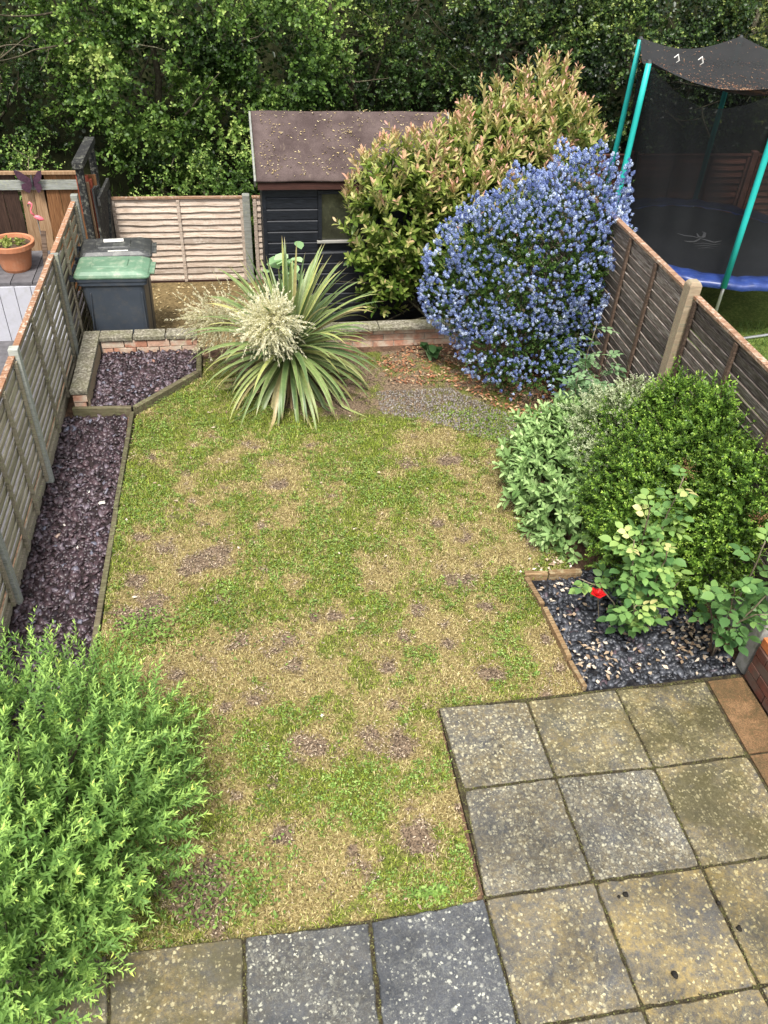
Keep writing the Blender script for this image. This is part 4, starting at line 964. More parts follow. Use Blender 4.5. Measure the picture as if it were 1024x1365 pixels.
# flamingo
fg = empty('flamingo_ornament', (-2.13, 9.32, .44), 'small pink flamingo ornament on a thin stake behind the pot', 'flamingo ornament')
FX, FY, FZ = -2.11, 9.3, .87
bd = MB(); nlat = 8; nlon = 10
for a in range(nlat+1):
    for b_ in range(nlon):
        u = a/nlat; r_ = math.sin(math.pi*u)**.8*.042; ph = 2*math.pi*b_/nlon
        bd.v.append((FX-.05+u*.15, FY+r_*math.cos(ph)*.8, FZ+.0-.05*u+r_*math.sin(ph)))
for a in range(nlat):
    for b_ in range(nlon): b2 = (b_+1) % nlon; bd.f.append((a*nlon+b_, a*nlon+b2, (a+1)*nlon+b2, (a+1)*nlon+b_))
bd.v = [(FX+(x-FX)*.7, FY+(y-FY)*.7, FZ+(z-FZ)*.7) for x, y, z in bd.v]
bd.build('flamingo_body', M['pink'], fg, smooth=True)
nk = [(FX+(a-FX)*.7, b, FZ+(c-FZ)*.7) for a, b, c in [(FX-.035, FY, FZ+.02), (FX-.07, FY, FZ+.06), (FX-.065, FY, FZ+.11), (FX-.04, FY, FZ+.15), (FX-.035, FY, FZ+.19), (FX-.06, FY, FZ+.21), (FX-.085, FY, FZ+.19)]]
MB().tube(nk, [.011, .009, .008, .008, .01, .014, .008], 8).build('neck_and_head', M['pink'], fg, smooth=True)
MB().tube([(FX-.06, FY, FZ+.133), (FX-.067, FY, FZ+.115), (FX-.062, FY, FZ+.1)], [.007, .006, .002], 6).build('beak', M['bin_black'], fg)
MB().tube([(FX, FY, FZ-.03), (FX, FY, .44)], .005, 6).build('stake', M['steel'], fg)
# butterfly on the fence
bf = empty('butterfly_ornament', (-2.28, 9.73, 1.0), 'dark purple metal butterfly ornament fixed to the brown board fence', 'butterfly ornament')
for s_, sk in ((-1, 1.0), (1, .8)):
    up_ = [(0, 0), (.05, .05), (.13, .13), (.2, .15), (.185, .07), (.15, .01), (.08, -.03), (0, -.02)]
    lo_ = [(0, -.02), (.08, -.03), (.14, -.04), (.15, -.1), (.1, -.15), (.06, -.17), (.03, -.1), (0, -.06)]
    for nm, pl in (('upper_wing', up_), ('lower_wing', lo_)):
        mb = MB(); n = len(pl); vs = [(-2.17+s_*sk*x*.8, 9.72-.25*abs(x), 1.12+z*.8) for x, z in pl]; vs += [(v[0], v[1]+.004, v[2]) for v in vs]
        mb.add(vs, [tuple(range(n)), tuple(range(n, 2*n))[::-1]]+[(i, n+i, n+(i+1) % n, (i+1) % n) for i in range(n)]).build(nm, M['butterfly'], bf)
MB().tube([(-2.17, 9.715, 1.18), (-2.17, 9.71, 1.11), (-2.17, 9.715, 1.02)], [.006, .014, .004], 8).build('butterfly_body', M['bin_black'], bf)
tag(MB().beam((-2.03, 8.85, .45), (-2.0, 8.95, .84), .05, .02).build('wooden_stake', M['batten_dark']), 'reddish brown timber stake standing right of the terracotta pot', 'stake')
tag(MB().beam((-2.63, 9.1, .45), (-2.64, 9.12, .78), .05, .05).build('wooden_peg', M['wood_tan']), 'pale timber peg standing left of the terracotta pot', 'stake')

# ------------------------------------------------------------------ TRAMPOLINE
TC = Vector((5.93, 9.38, 0)); TR = 1.48; TZ = .45; TG = -.35; TTOP = 2.47
tp = empty('trampoline', (TC.x, TC.y, TG), 'round trampoline with blue pad, teal poles and black safety net', 'trampoline')
def circ_pts(r, z, n=48): return [(TC.x+r*math.cos(2*math.pi*k/n), TC.y+r*math.sin(2*math.pi*k/n), z) for k in range(n+1)]
MB().tube(circ_pts(TR-.03, TZ-.03), .024, 8, False).build('frame_ring', M['steel'], tp, smooth=True)
rgn = MB()
N_ = 96; prof = [(TR, -.05), (TR+.012, -.01), (TR-.01, .02), (TR-.13, .032), (TR-.25, .022), (TR-.27, .0)]
for r_, z_ in prof:
    for k in range(N_):
        a = 2*math.pi*k/N_; wv = .008*math.sin(a*22)+.006*math.sin(a*37+1)
        rgn.v.append((TC.x+(r_+wv*.6)*math.cos(a), TC.y+(r_+wv*.6)*math.sin(a), TZ+z_+wv))
for i in range(len(prof)-1):
    for k in range(N_): k2 = (k+1) % N_; rgn.f.append((i*N_+k, i*N_+k2, (i+1)*N_+k2, (i+1)*N_+k))
rgn.build('safety_pad', M['blue_pad'], tp, smooth=True)
MB().lathe((TC.x, TC.y, TZ), [(0, -.035), (.6, -.03), (TR-.24, -.012)], 48).build('jumping_mat', M['tramp_mat'], tp)
# printed leaping figure on the mat (flat print)
def flat_stroke(mb, pts, w0):
    n = len(pts)
    for i in range(n-1):
        a = Vector(pts[i]); b_ = Vector(pts[i+1]); d = (b_-a).normalized(); s = Vector((-d.y, d.x)); wa = w0*(math.sin(math.pi*(i/(n-1)*.8+.1))); wb = w0*(math.sin(math.pi*((i+1)/(n-1)*.8+.1)))
        zc = TZ-.018; mb.add([(*(a-s*wa), zc), (*(b_-s*wb), zc), (*(b_+s*wb), zc), (*(a+s*wa), zc)], [(0, 1, 2, 3)])
lg = MB()
def LP(l): return [G(px, py, TZ-.018) for px, py in l]
flat_stroke(lg, LP([(903, 311), (913, 314), (924, 315), (934, 318)]), .016)
flat_stroke(lg, LP([(929, 311), (932, 316), (938, 316), (940, 310), (936, 309)]), .02)
flat_stroke(lg, LP([(934, 318), (942, 320), (952, 323), (962, 321)]), .018)
flat_stroke(lg, LP([(934, 318), (926, 322), (918, 322), (912, 321)]), .018)
flat_stroke(lg, LP([(924, 325), (938, 324), (952, 326), (961, 325)]), .007)
flat_stroke(lg, LP([(926, 328), (940, 327), (957, 329)]), .006)
flat_stroke(lg, LP([(930, 331), (942, 330), (952, 331)]), .005)
lg.build('printed_figure', M['white_print'], tp)
angs = [250+60*k for k in range(6)]
PT = []
for k, a in enumerate(angs):
    ca, sa = math.cos(RAD(a)), math.sin(RAD(a)); r1 = TR+.03
    b0 = Vector((TC.x+r1*ca, TC.y+r1*sa, TZ-.12)); tt = Vector((TC.x+(r1-.03)*ca, TC.y+(r1-.03)*sa, TTOP)); PT.append(tt)
    MB().tube([(b0.x, b0.y, TG+.03), b0, (b0.x, b0.y, TZ+.1)], .019, 10).build('leg_tube', M['steel'], tp, smooth=True)
    MB().tube([(b0.x, b0.y, TZ-.02), b0.lerp(tt, .4)+Vector((0, 0, 0)), b0.lerp(tt, .8), tt], [.034, .034, .033, .03], 12).build('pole', M['teal'], tp, smooth=True)
    MB().tube([tt, tt+Vector((0, 0, .03))], [.03, .02], 10).build('pole_cap', M['bin_black'], tp)
for k in range(3):
    a0, a1 = RAD(angs[2*k]), RAD(angs[2*k+1]); pts = [(TC.x+TR*math.cos(a0), TC.y+TR*math.sin(a0), TG+.15), (TC.x+TR*math.cos(a0), TC.y+TR*math.sin(a0), TG+.03)]
    for i in range(1, 8): a = a0+(a1-a0)*i/8; q = .96; pts.append((TC.x+TR*q*math.cos(a0)+(TR*q*math.cos(a1)-TR*q*math.cos(a0))*i/8, TC.y+TR*q*math.sin(a0)+(TR*q*math.sin(a1)-TR*q*math.sin(a0))*i/8, TG+.025))
    pts += [(TC.x+TR*math.cos(a1), TC.y+TR*math.sin(a1), TG+.03), (TC.x+TR*math.cos(a1), TC.y+TR*math.sin(a1), TG+.15)]
    MB().tube(pts, .02, 8).build('foot_rail', M['steel'], tp, smooth=True)
# net walls: one cloth ring sagging between pole tops
nseg = 16; rows = 12; V = []; F = []
for k in range(6):
    A = PT[k]; Bp = PT[(k+1) % 6]
    for i in range(nseg):
        u = i/nseg; top = A.lerp(Bp, u); sag = math.sin(math.pi*u)
        ai = Vector(((TC-Vector((top.x, top.y, 0))).x, (TC-Vector((top.x, top.y, 0))).y, 0)).normalized()
        aa = RAD(angs[k]+60*u)
        bot = Vector((TC.x+(TR-.26)*math.cos(aa), TC.y+(TR-.26)*math.sin(aa), TZ))
        for j in range(rows+1):
            v = j/rows; q = bot.lerp(top, v); q.z -= .30*sag*v; q += ai*(.14*sag*math.sin(math.pi*v)+.02*math.sin(u*25+v*3+k)*math.sin(math.pi*v))
            V.append(tuple(q))
cols = 6*nseg
for c in range(cols):
    for j in range(rows): c2 = (c+1) % cols; F.append((c*(rows+1)+j, c2*(rows+1)+j, c2*(rows+1)+j+1, c*(rows+1)+j+1))
MB().add(V, F).build('safety_net', M['net'], tp, smooth=True)
# dark canopy net stretched over the top, sagging under leaf litter
V = []; F = []; rr_n = 12
for c in range(cols):
    k = c//nseg; u = (c % nseg)/nseg; e = PT[k].lerp(PT[(k+1) % 6], u)
    for j in range(rr_n+1):
        v = j/rr_n; q = Vector((TC.x, TC.y, TTOP-.28)).lerp(e, v); q.z = TTOP+.02-.34*(1-v**1.6)-.13*math.sin(math.pi*u)*v**2 + .018*math.sin(q.x*7+q.y*4)*(1-v); V.append(tuple(q))
for c in range(cols):
    for j in range(rr_n): c2 = (c+1) % cols; F.append((c*(rr_n+1)+j, c2*(rr_n+1)+j, c2*(rr_n+1)+j+1, c*(rr_n+1)+j+1))
cv = MB().add(V, F).build('canopy', M['canopy'], tp, smooth=True)
CV = np.array(V)
idx = RG.integers(0, len(CV), 2200); Pq = CV[idx]+RG.normal(0, .05, (2200, 3))*[1, 1, 0]
d_ = np.linalg.norm(Pq[:, None, :2]-CV[None, ::3, :2], axis=2).argmin(1); Pq[:, 2] = CV[::3][d_][:, 2]+.005
scatter_leaves(Pq[:, :2], Pq[:, 2], .02, .008, M['litter'], 'canopy_litter', 'dry pale leaf litter lying on the black trampoline canopy', 'leaves')
for (px_, py_2) in ((903, 77), (935, 80)):
    v = CR*((px_-512)/FPX) - CU*((py_2-682.5)/FPX) + _f; t_ = 9.9/v.y; p = Vector((0, 0, CAM_H))+v*t_
    MB().tube([p+Vector((-.04, 0, .0)), p+Vector((0, 0, .03)), p+Vector((.03, 0, -.03)), p+Vector((.0, 0, -.05))], [.006, .012, .01, .004], 6).build('tie', M['paper'], tp)

# neighbour's grass tufts
P = polypts([(4.2, 5.2), (8.5, 5.2), (8.5, 8.6), (4.2, 8.6)], 26000); n = len(P); a = RG.uniform(0, 6.28, n); h = RG.uniform(.03, .06, n)
bb = np.column_stack([P, np.full(n, -.35)]); sd_ = np.stack([-np.sin(a), np.cos(a), 0*a], -1)*.004; tp_ = bb+np.stack([np.cos(a)*h*.6, np.sin(a)*h*.6, h], -1)
V = np.stack([bb-sd_, bb+sd_, tp_], 1).reshape(-1, 3); F = np.arange(n*3).reshape(-1, 3)
tag(np_obj('grass', V, F, M['weed'], tint=np.repeat(RG.random(n)*.35, 3)), 'green mown grass of the neighbouring garden under the trampoline', 'grass', kind='stuff')

# ------------------------------------------------------------------ PLANTS
def branch_mb(mb, p, d, L, r, depth, rg=rnd, bend=.35, up=.15):
    pts = [Vector(p)]; dd = Vector(d).normalized(); n = 6
    for i in range(n):
        dd = (dd+Vector((rg.gauss(0, bend*.4), rg.gauss(0, bend*.4), rg.gauss(0, bend*.3)+up*.15))).normalized(); pts.append(pts[-1]+dd*L/n)
    mb.tube(pts, [r*(1-.75*i/n) for i in range(n+1)], 6 if r > .012 else 4, False)
    if depth > 0:
        for k in range(3):
            i = rg.randint(2, n); q = (pts[i]-pts[i-1]).normalized(); o = Vector((rg.gauss(0, 1), rg.gauss(0, 1), rg.gauss(0, .7)+.2)).normalized()
            branch_mb(mb, pts[i], q*.6+o*.8, L*.62, r*.55, depth-1, rg, bend, up)
def cKD(P, cen):
    out = np.empty(len(P), int)
    for i in range(0, len(P), 1000): out[i:i+1000] = ((P[i:i+1000, None]-cen[None])**2).sum(-1).argmin(1)
    return out
def tree(name, label, base, lobes, leafmat, nshoot, leaf=(.05, .032), shoot_len=.22, nleaf=9, tmpl=OVAL, trunk_r=.09, limbs=6, group='trees on the wooded bank', r0=.55, seed=1, bare_twigs=0, dens_inner=.3, tl=.05, th=.95, cat='tree', zmin=-.35):
    t = empty(name, base, label, cat, group)
    rg = random.Random(seed); mb = MB(); c0 = Vector(lobes[0][:3])
    top = Vector((c0.x, c0.y, c0.z+lobes[0][5]*.4)); bse = Vector(base)
    pts = [bse.lerp(top, k/6)+Vector((rg.gauss(0, .05), rg.gauss(0, .05), 0))*(k > 0) for k in range(7)]
    mb.tube(pts, [trunk_r*(1-.6*k/6) for k in range(7)], 8)
    mb.build('trunk', M['bark'], t, smooth=True)
    lm = MB()
    for k in range(limbs):
        l = lobes[k % len(lobes)]; st = pts[rg.randint(2, 5)]; tgt = Vector((l[0]+rg.uniform(-.6, .6)*l[3], l[1]-rg.uniform(0, .9)*l[4], l[2]+rg.uniform(-.6, .7)*l[5])); d = tgt-st
        branch_mb(lm, st, d, max(d.length*.85, .4), trunk_r*.3, 1, rg, .4)
    lm.build('limbs', M['bark'], t, smooth=True)
    P, N = lobe_points(lobes, nshoot, r0, 1.0, zmin=zmin)
    # clumped density: shoots gather round random centres, leaving dark gaps between
    cen = P[RG.integers(0, len(P), max(12, nshoot//20))]; j = RG.integers(0, len(cen), len(P)); pull = RG.uniform(.3, .95, (len(P), 1))
    j = cKD(P, cen)
    P = P*(1-pull)+ (cen[j]+RG.normal(0, .15, (len(P), 3)))*pull
    D = N*.75 + np.array([0, -.15, .25]) + RG.normal(0, .55, P.shape)
    V, F, T = shoots(P, D, shoot_len, nleaf, 1.0, leaf[0], leaf[1], tmpl, tint_lo=tl, tint_hi=th, spread=.5, up=.9)
    # random tone per clump, with lit tops and darker undersides put into the tint
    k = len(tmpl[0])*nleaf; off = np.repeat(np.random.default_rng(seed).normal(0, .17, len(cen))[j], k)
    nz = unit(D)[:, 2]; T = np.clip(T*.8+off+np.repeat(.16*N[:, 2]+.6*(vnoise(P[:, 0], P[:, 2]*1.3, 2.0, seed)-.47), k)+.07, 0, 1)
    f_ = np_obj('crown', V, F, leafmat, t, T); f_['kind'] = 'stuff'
    if bare_twigs:
        for q in range(bare_twigs):
            i = RG.integers(0, len(P)); p = Vector(P[i]); bt = MB()
            branch_mb(bt, p+Vector((0, .12, -.1)), Vector((rg.gauss(0, .7), -.35, rg.gauss(0, .6))), rg.uniform(.3, .6), .009, 1, rg, .55)
            bt.build('twig', M['twig'], t)
    return t
# x, y, z, rx, ry, rz
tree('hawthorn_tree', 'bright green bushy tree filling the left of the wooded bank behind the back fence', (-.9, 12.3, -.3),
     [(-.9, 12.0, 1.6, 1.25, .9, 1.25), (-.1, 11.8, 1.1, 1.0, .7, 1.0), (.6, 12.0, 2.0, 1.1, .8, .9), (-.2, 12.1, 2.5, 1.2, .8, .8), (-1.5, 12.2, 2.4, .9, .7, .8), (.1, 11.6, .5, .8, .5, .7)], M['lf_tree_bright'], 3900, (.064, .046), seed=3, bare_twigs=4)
tree('ivy_tree', 'dark ivy covered tree at the far left behind the neighbouring brown fence', (-3.3, 12.8, -.3),
     [(-3.2, 12.7, 1.5, 1.2, .7, 1.3), (-4.2, 12.6, 2.0, 1.2, .8, 1.3), (-2.6, 12.9, 2.4, .8, .6, .8), (-3.6, 12.2, .9, 1.0, .5, .7)], M['lf_tree_mid'], 1700, (.055, .038), seed=4, bare_twigs=3)
tree('holly_tree', 'tree with dark gaps and a pale green top above the shed roof', (2.2, 12.9, -.3),
     [(1.5, 12.9, 2.1, .8, .6, 1.0), (2.3, 13.0, 2.9, 1.1, .7, .5), (2.9, 13.1, 1.7, .9, .5, .7), (2.1, 13.2, 1.5, 1.1, .5, .8)], M['lf_tree_mid'], 1600, (.056, .04), seed=5, bare_twigs=4)
tree('ivy_tree', 'dark glossy ivy clad tree above the red tipped shrub', (4.3, 12.8, -.3),
     [(3.9, 12.6, 2.0, .9, .7, 1.1), (4.7, 12.5, 1.7, .8, .6, 1.2), (4.3, 12.7, 2.7, 1.0, .7, .6)], M['lf_ivy'], 1900, (.058, .046), seed=6, bare_twigs=3)
tree('holly_tree', 'glossy dark evergreen tree standing behind the trampoline canopy', (6.2, 12.7, -.3),
     [(5.7, 12.3, 1.7, .9, .7, 1.2), (6.6, 12.4, 1.5, .9, .6, 1.1), (6.2, 12.6, 2.5, 1.3, .7, .7), (7.3, 12.6, 1.6, .9, .6, 1.2)], M['lf_ivy'], 2400, (.058, .046), seed=7, bare_twigs=2)
tree('yellowing_tree', 'yellow green tree in the top right corner behind the trampoline', (8.1, 13.2, -.3),
     [(7.6, 12.4, 2.3, .6, .5, .7), (8.0, 13.0, 2.2, .8, .6, .9), (8.8, 13.0, 1.8, .9, .6, 1.2), (7.6, 13.3, 2.9, .9, .6, .5)], M['lf_olive'], 1000, (.05, .034), seed=8, bare_twigs=0)
tree('elder_bush', 'low leafy bush leaning over the back fence left of the shed', (-.3, 11.0, -.4),
     [(-.35, 10.95, .35, .65, .35, .6), (.15, 10.9, .6, .4, .3, .6), (-.9, 11.0, .1, .5, .3, .4)], M['lf_tree_bright'], 620, (.05, .034), trunk_r=.03, seed=9, group='bushes behind the back fence', cat='bush', bare_twigs=5)
tree('bramble_bush', 'thin low bush with bare stems behind the neighbouring brown fence', (-3.0, 10.9, -.35),
     [(-2.8, 10.9, .7, .8, .4, .6), (-3.7, 10.9, .8, .8, .4, .6)], M['lf_tree_bright'], 520, (.045, .03), trunk_r=.03, seed=10, group='bushes behind the back fence', cat='bush', bare_twigs=9)
tree('elder_bush', 'bush between the red tipped shrub and the trampoline poles', (4.5, 11.2, -.35),
     [(4.3, 11.7, .9, .6, .4, .9), (4.9, 11.9, .5, .6, .4, .8), (3.7, 11.7, 1.1, .6, .4, .9)], M['lf_tree_mid'], 800, (.045, .032), trunk_r=.03, seed=12, group='bushes behind the back fence', cat='bush', bare_twigs=6)
# undergrowth covering the bank and a far mass of leaves, shade between the trees put into its tint
n = 15000; x = RG.uniform(-7, 11, n); y = 12.6+RG.random(n)*3.4; z = -.4+np.clip((y-11.2)/5.5, 0, 1)**1.3*4.8+RG.uniform(-.05, .9, n)
V, F, k = leaves(np.stack([x, y, z], -1), rdir(n)+[0, -.3, 0], rdir(n)+[0, -.6, .6], RG.uniform(.06, .11, n), RG.uniform(.04, .07, n), OVAL)
tag(np_obj('woodland', V, F, M['lf_ivy'], tint=np.repeat(RG.random(n)*.3, k)), 'mass of woodland leaves deep behind the trees, tinted dark as shade', 'woodland', kind='stuff')
n = 16000; x = RG.uniform(-5, 5, n); y = 10.5+RG.random(n)*1.6; z = -.42+np.clip((y-11.2)/5.5, 0, 1)**1.3*4.8+RG.uniform(0, .16, n)*(1+vnoise(x, y, 2, 4))
V, F, k = leaves(np.stack([x, y, z], -1), rdir(n)*[.6, .6, 1]+[0, 0, .9], rdir(n)+[0, -.5, .3], RG.uniform(.05, .14, n), RG.uniform(.008, .02, n), LANCE)
tag(np_obj('undergrowth', V, F, M['lf_tree_bright'], tint=np.repeat(RG.random(n)*.5, k)), 'rough grass and undergrowth at the foot of the bank behind the back fence', 'undergrowth', kind='stuff')

def shrub(name, label, cat, base, lobes, mat, nshoot, L, Wd, slen, nleaf, tmpl=LANCE, r0=.5, ang=.9, tl=.05, th=1., stems=8, stem_r=.014, outward=.8, upw=.4, jit=.35, spread=.3, group=None, core=True, curve=.15, zmin=.0, clump=.3, up=.6, nmul=1.0, tip_small=.45):
    t = empty(name, base, label, cat, group); rg = random.Random(len(label))
    sm = MB()
    for k in range(stems):
        l = lobes[k % len(lobes)]; tgt = Vector((l[0]+rg.uniform(-.7, .7)*l[3], l[1]+rg.uniform(-.7, .5)*l[4], l[2]+rg.uniform(-.3, .7)*l[5])); d = tgt-Vector(base)
        branch_mb(sm, Vector(base)+Vector((rg.uniform(-.1, .1), rg.uniform(-.08, .08), 0)), d, d.length*.8, stem_r, 1, rg, .12, 0)
    sm.build('stems', M['bark'], t, smooth=True)
    P, N = lobe_points(lobes, nshoot, r0, .97, zmin=zmin)
    cen = P[RG.integers(0, len(P), max(10, nshoot//22))]; j = RG.integers(0, len(cen), len(P)); pull = RG.random((len(P), 1))*clump
    P = P*(1-pull)+(cen[j]+RG.normal(0, .06, P.shape))*pull
    D = N*outward+np.array([0, 0, upw])+RG.normal(0, jit, P.shape)
    sl_ = slen*RG.uniform(.6, 1.3, len(P))
    V, F, T = shoots(P, D, sl_, nleaf, ang, L, Wd, tmpl, tint_lo=tl, tint_hi=th, spread=spread, curve=curve, up=up, tip_small=tip_small)
    if cat == 'shrub' and 'pink' in label: T = T + .16*(V.reshape(-1, len(tmpl[0]), 3)[:, :1, 2].repeat(len(tmpl[0]), 1).ravel()-1.0)
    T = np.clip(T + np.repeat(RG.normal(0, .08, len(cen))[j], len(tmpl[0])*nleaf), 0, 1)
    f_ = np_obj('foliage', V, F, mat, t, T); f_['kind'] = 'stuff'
    return t, P, N

# red-tipped evergreen (behind, leaning over the shed)
phl = [(1.75, 8.5, .95, .62, .42, .85), (2.35, 8.75, 1.12, .7, .5, .75), (2.95, 9.1, 1.5, .68, .5, .6), (3.4, 9.3, 1.72, .48, .4, .58), (3.82, 9.35, 1.5, .33, .35, .45), (1.55, 8.45, .5, .32, .3, .5), (2.6, 8.4, .8, .6, .4, .7)]
ph_t, P, N = shrub('photinia_shrub', 'tall yellow green evergreen shrub with pink red shoot tips overhanging the black shed', 'shrub', (2.2, 8.5, -.28), phl, M['lf_photinia'], 1250, .125, .052, .2, 10, OVAL, r0=.6, ang=1.0, tl=.05, th=.72, upw=.9, jit=.28, outward=.65, zmin=.0, clump=.15, stem_r=.022, spread=.22)
P, N = lobe_points([(l[0], l[1], l[2]+.03, l[3], l[4], l[5]) for l in phl], 420, .92, 1.03, zmin=.5)
P = P[P[:, 2] > .9+.5*RG.random(len(P))]
V, F, T = shoots(P, np.array([0, 0, 1.])+RG.normal(0, .25, P.shape), .2*RG.uniform(.7, 1.4, len(P)), 9, .7, .12, .04, OVAL, tint_lo=.5, tint_hi=1.0, spread=.2, curve=.05, up=0)
o_ = np_obj('young_shoots', V, F, M['lf_photinia'], ph_t, T); o_['kind'] = 'stuff'
# blue flowering shrub
cel = [(2.75, 7.1, 1.05, .78, .55, .82), (3.12, 7.2, 1.35, .5, .5, .72), (2.2, 7.25, .9, .42, .42, .62), (2.65, 6.85, .4, .55, .42, .45), (2.75, 6.6, .22, .4, .3, .3), (3.15, 7.05, .75, .38, .5, .6), (2.9, 7.0, 1.15, .62, .5, .7)]
t, P, N = shrub('ceanothus_shrub', 'large rounded shrub covered in blue flower clusters before the right fence', 'shrub', (2.85, 7.1, -.05), cel, M['lf_ceano'], 4600, .03, .017, .11, 11, LANCE, r0=.72, ang=1.0, jit=.4, zmin=.03, clump=.2)
pick = (N[:, 1] < .5)
Pf, Nf = lobe_points([(l[0], l[1], l[2], l[3]*1.06, l[4]*1.06, l[5]*1.05) for l in cel], 6400, .93, 1.04, zmin=.08)
cl = vnoise(Pf[:, 0]*1+Pf[:, 1], Pf[:, 2], 5, 41); cl = .5*cl+.5*vnoise(Pf[:, 0]*1.3-Pf[:, 1], Pf[:, 2]*1.2, 11, 43); keep = (cl > .33) & (RG.random(len(Pf)) < np.clip(.22+Pf[:, 2]*.8, 0, 1)); Pf = Pf[keep]; Nf = Nf[keep]; nf = len(Pf)
# each flower cluster: 26 tiny florets on an upright thimble
k = 24; ax = unit(Nf*.6+[0, 0, .7]+RG.normal(0, .25, Nf.shape)); sc_ = RG.uniform(.7, 1.25, nf)
u = (np.arange(k)+.5)/k; ph = np.arange(k)*2.4; A = unit(np.cross(ax, [.2, .1, 1.])); B_ = np.cross(ax, A)
rad = .0145*np.sin(np.pi*(u*.85+.12))
Q = Pf[:, None]+ax[:, None]*(u[None, :, None]*(.034)*sc_[:, None, None])+(A[:, None]*np.cos(ph)[None, :, None]+B_[:, None]*np.sin(ph)[None, :, None])*(rad[None, :, None]*sc_[:, None, None])
Dn = (A[:, None]*np.cos(ph)[None, :, None]+B_[:, None]*np.sin(ph)[None, :, None])+ax[:, None]*(u[None, :, None]-.2)
Q = Q.reshape(-1, 3); Dn = Dn.reshape(-1, 3); nq = len(Q)
V, F, kk = leaves(Q-unit(np.cross(Dn, [0, 0, 1.]))*.005, np.cross(Dn, [.1, .2, 1.])+RG.normal(0, .3, Dn.shape), Dn, np.full(nq, .0125), np.full(nq, .0115), DIAM)
tn = np.clip(np.repeat(RG.normal(.5, .24, nf), k)+RG.normal(0, .14, nq), 0, 1)
fo_ = np_obj('flowers', V, F, M['fl_ceano'], t, np.repeat(tn, kk)); fo_['kind'] = 'stuff'
# feathery green bush, bottom left
gol = [(-1.2, 2.55, .55, .7, .62, .5), (-.9, 2.22, .5, .5, .52, .5), (-1.38, 1.75, .6, .6, .6, .55), (-.82, 2.72, .3, .42, .4, .35), (-1.25, 3.08, .3, .5, .33, .42), (-1.05, 1.72, .33, .28, .28, .33)]
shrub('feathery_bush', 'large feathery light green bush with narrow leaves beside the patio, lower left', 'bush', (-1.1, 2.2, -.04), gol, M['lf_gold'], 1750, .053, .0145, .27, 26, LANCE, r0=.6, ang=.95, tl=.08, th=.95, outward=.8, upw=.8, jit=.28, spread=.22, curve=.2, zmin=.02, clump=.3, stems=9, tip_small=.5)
# sage mound
sgl = [(2.42, 5.0, .18, .38, .55, .33), (2.62, 5.4, .25, .4, .4, .35), (2.4, 4.55, .12, .3, .3, .26)]
shrub('sage_mound', 'low mound of soft pale green oval leaves at the right lawn edge', 'plant', (2.5, 5.0, -.03), sgl, M['lf_sage'], 700, .09, .036, .13, 8, OVAL, r0=.55, ang=1.05, tl=.1, th=.9, outward=1., upw=.3, jit=.3, zmin=.0, clump=.2, stem_r=.006, up=.9, tip_small=.6)
# box like bush with small bright leaves
bxl = [(2.85, 4.35, .5, .5, .55, .5), (3.0, 4.0, .6, .36, .4, .42), (2.95, 4.9, .5, .38, .45, .5), (3.1, 4.5, .75, .2, .35, .35), (3.05, 3.75, .75, .22, .4, .35), (2.98, 4.2, .72, .34, .5, .42), (3.12, 4.15, 1.08, .2, .4, .34), (3.1, 3.65, .98, .2, .35, .36), (2.6, 3.95, .32, .28, .35, .32), (3.05, 3.6, .45, .25, .32, .4)]
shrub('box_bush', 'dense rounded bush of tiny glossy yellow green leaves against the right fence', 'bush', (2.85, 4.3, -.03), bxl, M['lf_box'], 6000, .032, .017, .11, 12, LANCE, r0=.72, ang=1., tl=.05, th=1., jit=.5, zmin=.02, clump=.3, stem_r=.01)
shrub('privet_sprig', 'upright leafy privet shoots rising above the bright bush by the right fence', 'bush', (3.15, 4.55, 0), [(3.1, 4.7, 1.05, .12, .2, .3), (3.14, 4.3, 1.2, .08, .2, .3), (3.1, 4.95, .8, .12, .14, .25)], M['lf_box'], 430, .045, .022, .14, 10, LANCE, r0=.3, tl=.15, th=.85, upw=1., jit=.4, zmin=.3, stem_r=.007)
shrub('white_flowered_plant', 'pale cream tipped shrub between the sage mound and the bright bush', 'plant', (2.85, 5.3, 0), [(2.82, 5.2, .62, .3, .28, .28), (2.62, 4.75, .52, .14, .2, .2), (2.95, 5.05, .85, .22, .2, .2)], M['lf_white'], 900, .03, .017, .1, 12, LANCE, r0=.5, tl=.1, th=1., jit=.5, zmin=.2, stem_r=.006)
# round leaf tiny low greens near the fence
shrub('low_green_plant', 'small low green plant beside the sage mound under the climbing rose', 'plant', (2.85, 5.85, -.02), [(2.75, 5.9, .08, .25, .2, .16)], M['lf_box'], 160, .035, .018, .1, 8, LANCE, r0=.3, zmin=0, stems=4, stem_r=.005)

